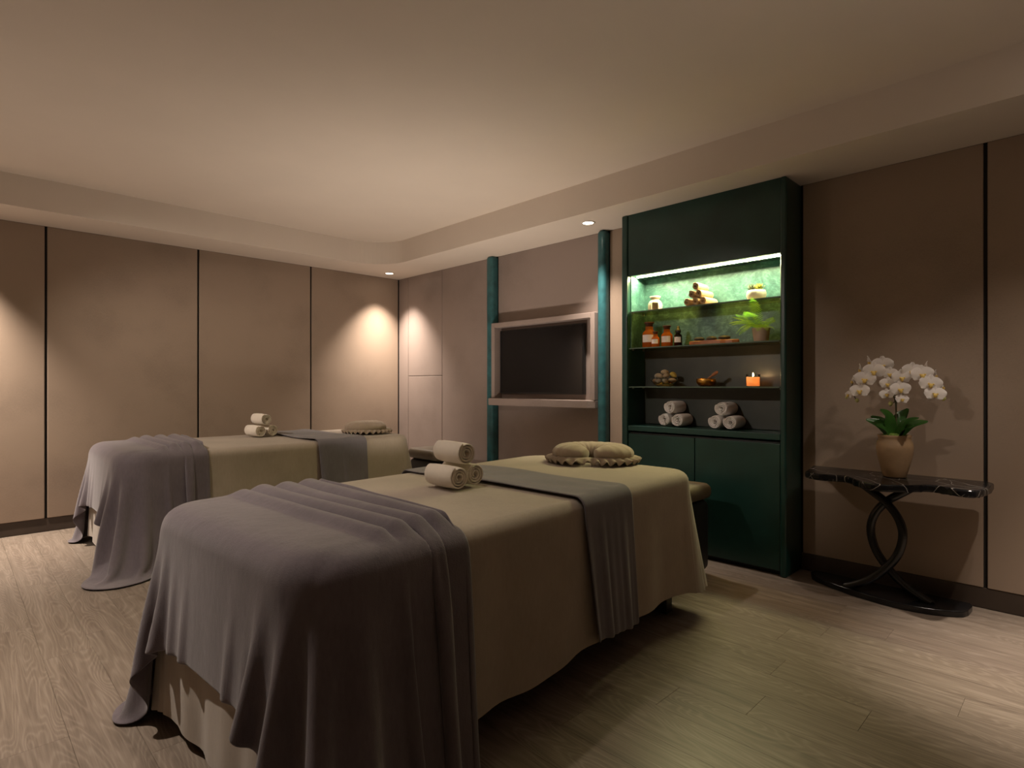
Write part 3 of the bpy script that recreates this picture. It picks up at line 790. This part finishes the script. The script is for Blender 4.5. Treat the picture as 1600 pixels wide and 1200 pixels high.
lathe('base', [(0, 0), (0.047, 0), (0.049, 0.004), (0, 0.006)], MT['burner'], o, 32)
lathe('tealight', [(0, 0.006), (0.018, 0.006), (0.018, 0.020), (0, 0.020)], MT['wax'], o, 20)

dm = 0.064; roll_me = [towel_mesh(dm, 0.185, 2.6, s) for s in (5, 6)]
bx0, zz = -2.115, SH[0] + 0.0005
pl = []; lab = []
names = [['rolled beige cloth on the top shelf, left of the bottom row', 'rolled beige cloth on the top shelf, middle of the bottom row', 'rolled beige cloth on the top shelf, right of the bottom row'],
         ['rolled beige cloth on the top shelf, left one of the second row', 'rolled beige cloth on the top shelf, right one of the second row'], ['rolled beige cloth at the peak of the pile on the top shelf']]
for r_ in range(3):
    for k in range(3 - r_):
        pl.append((bx0 + dm * (k + r_ / 2) * 1.02, 3.995, zz + dm / 2 + r_ * dm * 0.87)); lab.append(names[r_][k])
towels('rolled_cloth', pl, MT['mat_roll'], roll_me, math.pi / 2, lab, 'rolled cloths piled on the top shelf', 'cloth')

o = world_thing('succulent_pot', (-1.640, 4.005, SH[0] + 0.0005), 'round white pot of grey and yellow succulents on the top shelf', 'potted plant')
lathe('pot', [(0, 0), (0.045, 0), (0.058, 0.014), (0.066, 0.038), (0.064, 0.060), (0.058, 0.074), (0.054, 0.074), (0.058, 0.056), (0, 0.052)], MT['pot_white'], o, 36)
lathe('soil', [(0, 0.066), (0.055, 0.064)], MT['soil'], o, 24)
def rosette(name, loc, n, length, width, tilt0, mat, parent, seed):
    rg = random.Random(seed); V, F = [], []
    for k in range(n):
        a = k * 2.399; t = k / n; el = math.radians(78 - 58 * t + rg.uniform(-8, 8)); ln = length * (0.65 + 0.4 * t)
        d = Vector((math.cos(a) * math.cos(el), math.sin(a) * math.cos(el), math.sin(el))); side = Vector((-math.sin(a), math.cos(a), 0)); up = side.cross(d)
        b = len(V)
        for u, wd in ((0, 0.5), (0.45, 1.0), (1.0, 0.04)):
            p = d * ln * u + Vector((0, 0, 0.010 * u * u)); wv = width * wd
            V += [tuple(p + side * wv), tuple(p + up * wv * 0.45), tuple(p - side * wv), tuple(p - up * wv * 0.35)]
        for r_ in range(2):
            for i in range(4):
                j = (i + 1) % 4; F.append((b + r_ * 4 + i, b + r_ * 4 + j, b + r_ * 4 + 4 + j, b + r_ * 4 + 4 + i))
    me = bpy.data.meshes.new(name); me.from_pydata(V, [], F)
    return link(name, me, mat, parent, True, loc)
rosette('succulent', (-0.027, -0.015, 0.074), 24, 0.058, 0.0055, 0, MT['succ_grey'], o, 1)
rosette('succulent', (0.024, -0.015, 0.074), 26, 0.050, 0.0080, 0, MT['succ_yellow'], o, 2)
rosette('succulent', (0.004, 0.025, 0.074), 18, 0.052, 0.006, 0, MT['succ_grey'], o, 3)

# ---- second shelf: bottles, stone tray, fern
def bottle(x, yy, r, h, lab, dark=False, neck=0.55, dropper=False, rz=0.0):
    z = SH[1] + 0.0005
    b = world_thing('glass_bottle', (x, yy, z), lab, 'bottle', 'bottles on the second shelf', rz)
    bh = h * (0.62 if not dropper else 0.56); nr = r * neck
    prof = [(0, 0), (r * 0.9, 0), (r, 0.006), (r, bh * 0.86), (r * 0.93, bh * 0.95), (nr * 1.08, bh * 1.10), (nr, bh * 1.16), (nr, h * (0.82 if not dropper else 0.66))]
    lathe('glass_body', prof, MT['dark_bottle'] if dark else MT['amber'], b, 32)
    if dropper:
        lathe('dropper_cap', [(0, h * 0.655), (nr * 1.35, h * 0.655), (nr * 1.35, h * 0.80), (nr * 0.75, h * 0.82), (nr * 0.7, h * 0.96), (0, h)], MT['black_rubber'], b, 20)
    else:
        lathe('stopper', [(0, h * 0.80), (nr * 0.98, h * 0.80), (nr * 1.02, h * 0.93), (nr * 1.32, h * 0.945), (nr * 1.36, h * 0.99), (nr * 1.2, h), (0, h)], MT['cap'], b, 28)
    lathe('contents', [(0, 0.004), (r * 0.93, 0.006), (r * 0.93, bh * (0.84 if not dark else 0.5)), (0, bh * (0.84 if not dark else 0.5))], MT['amber'], b, 28)
    V, F = [], []; n = 10; z0, z1 = bh * 0.34, bh * 0.80
    for k in range(n + 1):
        a = math.radians(-52 + 104 * k / n) - math.pi / 2 + math.radians(16)
        for zz_ in (z0, z1): V.append(((r + 0.0009) * math.cos(a), (r + 0.0009) * math.sin(a), zz_))
    for k in range(n): F.append((2 * k, 2 * k + 2, 2 * k + 3, 2 * k + 1))
    me = bpy.data.meshes.new('paper_label'); me.from_pydata(V, [], F); link('paper_label', me, MT['label'], b, True)
bottle(-2.475, 3.975, 0.054, 0.205, 'largest amber apothecary bottle at the left end of the second shelf')
bottle(-2.388, 3.925, 0.031, 0.122, 'smallest stubby amber bottle standing between the two larger ones')
bottle(-2.318, 3.975, 0.043, 0.166, 'middle-sized amber apothecary bottle right of the smallest bottle')
bottle(-2.222, 3.975, 0.030, 0.158, 'slim dark dropper bottle with black rubber top on the second shelf', True, 0.5, True)

z = SH[1] + 0.0005
tr_ = world_thing('wooden_tray', (-1.955, 3.985, z), 'long reddish wooden tray under the flat black stones', 'tray')
oval = []
for k in range(48):
    a = 2 * math.pi * k / 48; ca, sa = math.cos(a), math.sin(a)
    oval.append((0.172 * math.copysign(abs(ca) ** 0.7, ca), 0.062 * math.copysign(abs(sa) ** 0.7, sa)))
oval = [(p[0] + (0.03 if p[0] > 0.13 else 0), p[1] * (1 - 0.55 * max(0, (p[0] - 0.08) / 0.10))) for p in oval]
prism('board', oval, 0.0, 0.030, MT['tray'], tr_, 0.006, 3)
def pebble_mesh(name, seed, sx, sy, sz):
    bm = bmesh.new(); bmesh.ops.create_icosphere(bm, subdivisions=3, radius=1.0); rg = random.Random(seed)
    ph = [rg.uniform(0, 6) for _ in range(6)]
    for v in bm.verts:
        k = 1 + 0.06 * math.sin(2.1 * v.co.x + ph[0]) + 0.05 * math.sin(2.7 * v.co.y + ph[1]) + 0.04 * math.sin(3 * v.co.z + ph[2])
        v.co = Vector((v.co.x * sx, v.co.y * sy, v.co.z * sz)) * k
    me = bpy.data.meshes.new(name); bm.to_mesh(me); bm.free()
    for p in me.polygons: p.use_smooth = True
    return me
for k, (xx, lab) in enumerate(((-2.055, 'flat black massage stone at the left end of the wooden tray'), (-1.960, 'flat black massage stone in the middle of the wooden tray'), (-1.862, 'flat black massage stone at the right end of the wooden tray'))):
    me = pebble_mesh('massage_stone', 20 + k, 0.042, 0.036, 0.0165); me.materials.append(MT['basalt'])
    put(link('massage_stone', me, None, None, True, (xx, 3.985, z + 0.046), (0, 0, 0.4 * k)), lab, 'stone', 'massage stones on the wooden tray')

fe = world_thing('potted_fern', (-1.585, 3.950, z), 'bright green fern in a clay pot at the right of the second shelf', 'potted plant')
lathe('pot', [(0, 0), (0.040, 0), (0.046, 0.004), (0.058, 0.088), (0.060, 0.092), (0.054, 0.092), (0.051, 0.080), (0, 0.078)], MT['pot_clay'], fe, 36)
lathe('soil', [(0, 0.085), (0.0525, 0.083)], MT['soil'], fe, 24)
def frond_mesh(length, droop, seed):
    V, F = [], []; n = 19; rg = random.Random(seed); pts = []
    for k in range(n + 1):
        u = k / n; pts.append(Vector((length * u * (1 - 0.12 * u * droop), 0, length * (0.85 * u - droop * u * u))))
    v_, f_ = tube_data(pts, lambda t: 0.0013 * (1 - 0.7 * t), 5); V += v_; F += f_
    for k in range(2, n + 1):
        u = k / n; p = pts[k]; t = (pts[k] - pts[k - 1]).normalized(); nrm = t.cross(Vector((0, 1, 0)))
        ll = length * 0.27 * (math.sin(math.pi * min(1, u * 0.88 + 0.1)) ** 0.8) * rg.uniform(0.88, 1.1) + 0.003
        for sg in (-1, 1):
            d = (Vector((0, sg, 0)) + t * 0.45 - nrm * 0.10).normalized(); wv = length / n * 0.25; b = len(V)
            for q, hw_ in ((0.0, 0.5), (0.25, 1.0), (0.65, 0.8), (1.0, 0.08)):
                c_ = p + d * ll * q + Vector((0, 0, -0.12 * ll * q * q)); V += [tuple(c_ + t * wv * hw_), tuple(c_ - t * wv * hw_)]
            for r_ in range(3): F.append((b + 2 * r_, b + 2 * r_ + 1, b + 2 * r_ + 3, b + 2 * r_ + 2))
    me = bpy.data.meshes.new('frond'); me.from_pydata(V, [], F); return me
fronds = [frond_mesh(0.205, 0.62, 1), frond_mesh(0.18, 0.98, 2), frond_mesh(0.20, 0.34, 3)]
rg = random.Random(8)
specs = [(-90, 2, 0.95), (-150, 0, 1.0), (175, 1, 1.0), (-175, 0, 0.95), (-62, 0, 0.72), (-38, 2, 0.66), (-120, 2, 0.9), (-105, 1, 0.9), (-70, 1, 0.85), (-200, 2, 0.7), (-5, 1, 0.55), (-140, 1, 0.95), (-46, 1, 0.66), (-95, 2, 1.0), (-160, 2, 0.9), (60, 2, 0.4), (110, 2, 0.42), (-20, 2, 0.55)]
for ang, ki, s_ in specs:
    o = link('frond', fronds[ki], MT['fern'], fe, True, (0.012 * math.cos(math.radians(ang)), 0.012 * math.sin(math.radians(ang)), 0.084), (0, 0, math.radians(ang + rg.uniform(-6, 6))))
    yext = abs(math.sin(math.radians(ang))) if math.sin(math.radians(ang)) > 0 else 0
    o.scale = (s_ * (1 - 0.45 * yext), s_, s_ * rg.uniform(0.92, 1.08))
o = link('frond', fronds[2], MT['fern'], fe, True, (0, -0.01, 0.084), (0, math.radians(-38), math.radians(-100))); o.scale = (1.05, 0.9, 1.0)

# ---- third shelf: bowl of pebbles, singing bowl, candle
z = SH[2] + 0.0005
gb = world_thing('glass_bowl', (-2.345, 3.985, z), 'clear glass bowl holding pebbles on the third shelf', 'bowl')
lathe('bowl_wall', [(0, 0.004), (0.055, 0.004), (0.085, 0.018), (0.104, 0.045), (0.107, 0.066)], MT['clear'], gb, 40)
lathe('foot', [(0, 0), (0.05, 0), (0.054, 0.003), (0.05, 0.004), (0, 0.004)], MT['clear'], gb, 32)
pebs = [(-0.068, -0.020, 0.038, 0, 'tan pebble low at the left rim of the glass bowl'), (-0.030, -0.048, 0.040, 1, 'grey pebble low at the front left of the glass bowl'), (0.036, -0.046, 0.042, 1, 'grey pebble low at the front right of the glass bowl'),
        (0.076, 0.002, 0.047, 2, 'buff pebble low at the right side of the glass bowl'), (-0.074, 0.012, 0.078, 1, 'grey pebble heaped at the far left of the glass bowl'), (-0.030, -0.030, 0.082, 0, 'tan pebble in the upper front of the heap in the glass bowl'),
        (0.028, -0.024, 0.084, 0, 'tan oval pebble in the upper right of the heap in the glass bowl'), (0.066, 0.026, 0.092, 3, 'yellow ochre pebble at the right of the glass bowl'), (-0.005, 0.010, 0.112, 2, 'long buff pebble lying topmost in the glass bowl'), (0.0, 0.045, 0.05, 1, 'grey pebble hidden behind the heap in the glass bowl')]
for k, (dx, dy, dz, mi, lab) in enumerate(pebs):
    me = pebble_mesh('pebble', 40 + k, 0.032, 0.024, 0.0185); me.materials.append(PEB[mi])
    put(link('pebble', me, None, None, True, (-2.345 + dx * 0.93, 3.985 + dy * 0.88, z + dz), (0.25 * math.sin(k * 3), 0.45 * math.sin(k * 5 + 1), k * 1.3)), lab, 'pebble', 'pebbles in the glass bowl')
sb = world_thing('singing_bowl', (-1.995, 3.975, z), 'hammered brass singing bowl on the third shelf', 'bowl')
lathe('bowl_wall', [(0, 0), (0.034, 0.0), (0.055, 0.010), (0.069, 0.030), (0.070, 0.047), (0.066, 0.058), (0.062, 0.058), (0.065, 0.045), (0.062, 0.030), (0.045, 0.012), (0, 0.008)], MT['brass'], sb, 44)
ml = world_thing('mallet', (-1.995, 3.975, z), 'short wooden mallet leaning out of the brass singing bowl', 'mallet')
a_, b_ = Vector((-0.020, -0.01, 0.030)), Vector((0.098, -0.02, 0.108)); d_ = b_ - a_
tube('handle', [a_ + d_ * k / 6 for k in range(7)], 0.0065, MT['mallet'], ml, 10)
tube('striker', [a_ + d_ * (0.62 + 0.38 * k / 8) for k in range(9)], lambda t: 0.0115 * (1 - 0.5 * (2 * t - 1) ** 6), MT['tray'], ml, 14)
ca = world_thing('candle', (-1.650, 3.975, z), 'lit candle in a glass tumbler at the right of the third shelf', 'candle')
lathe('glass_cup', [(0, 0.002), (0.042, 0.002), (0.0445, 0.006), (0.0465, 0.088)], MT['clear'], ca, 36)
lathe('wax', [(0, 0.004), (0.0425, 0.004), (0.0435, 0.066), (0.036, 0.064), (0.032, 0.020), (0, 0.016)], MT['wax'], ca, 36)
tube('wick', [(0, 0, 0.016), (0.0005, 0, 0.055), (0.002, 0, 0.073)], 0.001, MT['black_rubber'], ca, 6)
lathe('flame', [(0, 0.068), (0.0045, 0.073), (0.0055, 0.079), (0.0035, 0.088), (0, 0.098)], MT['flame'], ca, 14)
cl = bpy.data.lights.new('candle_lamp', 'POINT'); cl.energy = 0.9; cl.color = (1.0, 0.58, 0.25); cl.shadow_soft_size = 0.006
co = bpy.data.objects.new('candle_lamp', cl); COL.objects.link(co); co.parent = ca; co.location = (0, 0, 0.066)

# ---- counter: two stacks of white towels
def tri2(cx_, cy_, z_, d): return [(cx_ - d * 0.505, cy_, z_ + d / 2), (cx_ + d * 0.505, cy_ - 0.005, z_ + d / 2), (cx_ - 0.004, cy_ - 0.004, z_ + d / 2 + d * 0.86)]
tws = [towel_mesh(0.112, 0.178, 3.3, s_) for s_ in (11, 12, 13)]
towels('hand_towel', tri2(-2.255, 4.005, 0.9335, 0.112), MT['towel_cool'], tws, -math.pi / 2, ['white hand towel, lower left of the left stack in the cabinet', 'white hand towel, lower right of the left stack in the cabinet', 'white hand towel on top of the left stack in the cabinet'], 'towels on the cabinet counter')
towels('hand_towel', tri2(-1.845, 4.000, 0.9335, 0.112), MT['towel_cool'], tws, -math.pi / 2, ['white hand towel, lower left of the right stack in the cabinet', 'white hand towel, lower right of the right stack in the cabinet', 'white hand towel on top of the right stack in the cabinet'], 'towels on the cabinet counter')

# ------------------------------------------------------------------ console table and orchid
TZ = 0.726
t = empty('console_table', (-0.838, 3.88, 0)); put(t, 'black marble console table with crossing curved legs', 'console table')
def tpart(o): o.parent = t; o.matrix_parent_inverse = Matrix.Translation(-Vector(t.location)); return o
front = [(1258, 736), (1275, 740), (1300, 742), (1322, 744), (1345, 752), (1372, 756.5), (1400, 758), (1430, 758), (1452, 757.5), (1475, 760.5), (1500, 764.5), (1522, 766.5), (1536, 765)]
fp = [at(px, py, 'Z', TZ) for px, py in front]
curve = spline([(p.x, p.y, 0) for p in fp], 60)
outline = [(-1.285, 4.035)] + [(p.x, p.y) for p in curve] + [(-0.372, 3.76), (-0.368, 3.88), (-0.368, 3.99), (-0.388, 4.03), (-0.41, 4.035)]
outline = [(p[0], min(p[1], 4.035)) for p in outline]
tpart(prism('marble_top', outline, TZ - 0.040, TZ, MT['marble'], None, 0.011, 3))
leg = [(-0.150, 0.690), (-0.085, 0.640), (0.0, 0.575), (0.062, 0.490), (0.084, 0.395), (0.060, 0.285), (0.0, 0.190), (-0.085, 0.105), (-0.165, 0.055), (-0.215, 0.032)]
for sg, yy in ((1, 3.862), (-1, 3.900)):
    pts = spline([(-0.838 + sg * x, yy, z_) for x, z_ in leg], 44)
    tpart(tube('curved_leg', pts, 0.023, MT['black_gloss'], None, 12))
bp = [(-1.275, 4.06), (-1.285, 4.00)] + [(p.x, p.y) for p in spline([(-1.262, 3.95, 0), (-1.122, 3.862, 0), (-0.93, 3.797, 0), (-0.771, 3.775, 0), (-0.628, 3.795, 0), (-0.50, 3.868, 0), (-0.468, 3.93, 0)], 30)] + [(-0.462, 4.02), (-0.475, 4.06)]
tpart(prism('base_plate', bp, 0.0005, 0.036, MT['black_gloss'], None, 0.007, 3))

PX, PY = -0.793, 3.855
orc = empty('potted_orchid', (PX, PY, TZ + 0.0006)); put(orc, 'white moth orchid in a tan stoneware pot on the console table', 'potted plant')
pot = lathe('pot', [(0, 0), (0.060, 0), (0.066, 0.006), (0.084, 0.070), (0.099, 0.130), (0.103, 0.165), (0.100, 0.195), (0.090, 0.212), (0.090, 0.226), (0.096, 0.238), (0.092, 0.241), (0.084, 0.232), (0.082, 0.205), (0, 0.200)], MT['pot_tan'], orc, 48)
for v in pot.data.vertices:      # thrown by hand: slightly faceted
    a = math.atan2(v.co.y, v.co.x); k = 1 + 0.018 * math.sin(5 * a + 9 * v.co.z) * min(1, v.co.z * 8) * (1 if v.co.z < 0.2 else 0.2)
    v.co.x *= k * 0.88; v.co.y *= k * 0.88
bm = bmesh.new(); bmesh.ops.create_icosphere(bm, subdivisions=4, radius=1.0); rg = random.Random(4)
for v in bm.verts:
    k = 1 + 0.10 * math.sin(11 * v.co.x + 3) * math.sin(9 * v.co.y) + rg.uniform(-0.05, 0.05); v.co = Vector((v.co.x * 0.068 * k, v.co.y * 0.068 * k, 0.222 + v.co.z * 0.030 * k))
from_bm('moss', bm, MT['moss'], orc, True)

def oloc(zx, zy, Y):      # a point of the plant in the pot's own space
    p = at(1280 + zx / 7.273, 540 + zy / 7.273, 'Y', Y); return Vector((p.x - PX, p.y - PY, p.z - TZ - 0.0006))
def leaf_strip(name, pts, width, mat, parent):
    pts = spline(pts, 14); V, F = [], []; n = len(pts)
    for k, p in enumerate(pts):
        u = k / (n - 1); tt = (pts[min(k + 1, n - 1)] - pts[max(k - 1, 0)]).normalized(); sd = tt.cross(Vector((0.25, -0.72, 0.65))); sd = sd.normalized() if sd.length > 1e-3 else Vector((1, 0, 0)); up = sd.cross(tt)
        w_ = width * (math.sin(math.pi * min(0.97, 0.16 + u * 0.82)) ** 0.7)
        for c_ in (-1, -0.5, 0, 0.5, 1): V.append(tuple(p + sd * w_ * c_ + up * abs(c_) * w_ * 0.35))
    for k in range(n - 1):
        for i in range(4): F.append((k * 5 + i, k * 5 + i + 1, k * 5 + i + 6, k * 5 + i + 5))
    me = bpy.data.meshes.new(name); me.from_pydata(V, [], F)
    o = link(name, me, mat, parent, True); solidify(o, 0.002, 0); subsurf(o); return o
base = Vector((0, 0, 0.225))
for tipz, Y, mid, w_ in (((690, 730), 3.76, 0.10, 0.026), ((530, 840), 3.80, 0.05, 0.025), ((590, 800), 3.93, 0.05, 0.024), ((1135, 825), 3.74, 0.07, 0.021), ((1240, 865), 3.82, 0.06, 0.022), ((965, 735), 3.92, 0.08, 0.024), ((1010, 715), 3.96, 0.08, 0.020), ((640, 900), 3.74, 0.03, 0.024), ((1080, 915), 3.73, 0.03, 0.024)):
    tip = oloc(*tipz, Y); m_ = base.lerp(tip, 0.5) + Vector((0, 0, mid * 0.35))
    leaf_strip('leaf', [base + Vector((tip.x * 0.08, (tip.y) * 0.1, 0)), m_, tip], w_ * 1.3, MT['orchid_leaf'], orc)
stems = [[(880, 930), (868, 700), (850, 420), (800, 250), (680, 190), (560, 240), (440, 360), (360, 480), (400, 580), (430, 620)],
         [(890, 930), (878, 700), (890, 420), (930, 270), (1040, 220), (1170, 240), (1290, 350), (1370, 480), (1400, 590)],
         [(884, 930), (872, 720), (855, 470), (845, 300), (820, 270), (800, 330), (830, 520), (860, 630), (815, 655)]]
for sp in stems:
    pts = [oloc(a, b, 3.87) for a, b in sp]; pts[0] = Vector((pts[0].x, 0.0, 0.225))
    tube('flower_stem', spline(pts, 46), 0.0026, MT['stem'], orc, 7)
# one moth-orchid flower, facing -Y: three sepals, two broad petals, a golden lip
def flower_meshes():
    V, F = [], []
    def blade(ang, ln, wd, y0, cup):
        d = Vector((math.cos(ang), 0, math.sin(ang))); sd = Vector((-math.sin(ang), 0, math.cos(ang))); b = len(V); n = 7
        for k in range(n + 1):
            u = k / n; w_ = wd * (max(0.0, math.sin(math.pi * (0.10 + 0.86 * u ** 0.85))) ** 0.62)
            for c_ in (-1, -0.5, 0, 0.5, 1): V.append(tuple(d * ln * u + sd * w_ * c_ + Vector((0, y0 - cup * u * u * (1 if abs(c_) < 0.9 else 0.6) + 0.004 * abs(c_), 0))))
        for k in range(n):
            for i in range(4): F.append((b + k * 5 + i, b + k * 5 + i + 1, b + k * 5 + i + 6, b + k * 5 + i + 5))
    for a in (90, 218, 322): blade(math.radians(a), 0.044, 0.0165, 0.003, 0.004)
    for a in (8, 172): blade(math.radians(a), 0.049, 0.031, -0.001, 0.007)
    me = bpy.data.meshes.new('flower'); me.from_pydata(V, [], F); me.materials.append(MT['petal'])
    for p in me.polygons: p.use_smooth = True
    bm = bmesh.new(); bmesh.ops.create_icosphere(bm, subdivisions=2, radius=1.0)
    for v in bm.verts: v.co = Vector((v.co.x * 0.0095, -0.009 + v.co.y * 0.010, -0.010 + v.co.z * 0.012 * (1.25 if v.co.z < 0 else 0.8)))
    for sg in (-1, 1):
        r_ = bmesh.ops.create_icosphere(bm, subdivisions=1, radius=0.0055)['verts']
        for v in r_: v.co += Vector((sg * 0.009, -0.011, -0.004))
    lm = bpy.data.meshes.new('lip'); bm.to_mesh(lm); bm.free(); lm.materials.append(MT['lip'])
    for p in lm.polygons: p.use_smooth = True
    return me, lm
fm, lm = flower_meshes()
face = math.radians(12)      # the sprays turn toward the room
fl_list = [(720, 215, 3.84, 1.02, -10, 15), (622, 285, 3.82, 1.02, -4, 10), (520, 375, 3.81, 1.02, -6, 4), (460, 510, 3.81, 0.92, -4, -10), (338, 555, 3.84, 0.62, -58, -12),
           (575, 180, 3.89, 0.72, -80, 25), (470, 270, 3.88, 0.70, -84, 12), (385, 400, 3.87, 0.66, -80, 0),
           (805, 315, 3.83, 0.74, -16, 8), (780, 430, 3.81, 0.74, -6, 0), (768, 550, 3.81, 0.66, 0, -10),
           (937, 355, 3.81, 0.90, 14, 10), (922, 490, 3.80, 0.90, 8, 0), (940, 605, 3.81, 0.64, 26, -10),
           (1052, 285, 3.83, 0.98, 22, 14), (1168, 320, 3.81, 1.0, 14, 6), (1265, 428, 3.81, 0.98, 12, 0), (1318, 545, 3.81, 0.90, 6, -12),
           (1205, 240, 3.89, 0.66, 82, 20), (1320, 335, 3.88, 0.62, 84, 8), (1395, 470, 3.87, 0.58, 80, -6)]
for zx, zy, Y, s_, ry, rx in fl_list:
    o = link('flower', fm, None, orc, False, oloc(zx, zy, Y), (math.radians(rx), math.radians(random.uniform(-6, 6)), face + math.radians(ry))); o.scale = (s_ * 1.15, s_ * 1.1, s_ * 1.13)
    l_ = link('lip', lm, None, o)
for zx, zy, r_ in ((430, 622, 0.011), (812, 660, 0.0125), (1412, 600, 0.0125), (312, 588, 0.008)):
    lathe('bud', [(0, -r_ * 1.25), (r_ * 0.7, -r_ * 0.8), (r_, 0), (r_ * 0.75, r_ * 0.75), (0, r_ * 1.2)], MT['bud'], orc, 16, oloc(zx, zy, 3.85))

bpy.context.view_layer.update()
# write the thickness and subdivision into the meshes, one mesh for all alike copies
dg = bpy.context.evaluated_depsgraph_get(); baked = {}
todo = [o for o in scene.objects if o.type == 'MESH' and o.modifiers]
for o in todo:
    key = (o.data.name, tuple((m.type, getattr(m, 'thickness', getattr(m, 'render_levels', 0))) for m in o.modifiers))
    if key not in baked: baked[key] = bpy.data.meshes.new_from_object(o.evaluated_get(dg))
for o in todo:
    key = (o.data.name, tuple((m.type, getattr(m, 'thickness', getattr(m, 'render_levels', 0))) for m in o.modifiers))
    o['baked'] = 1; o.modifiers.clear(); o.data = baked[key]; del o['baked']
bpy.context.view_layer.update()
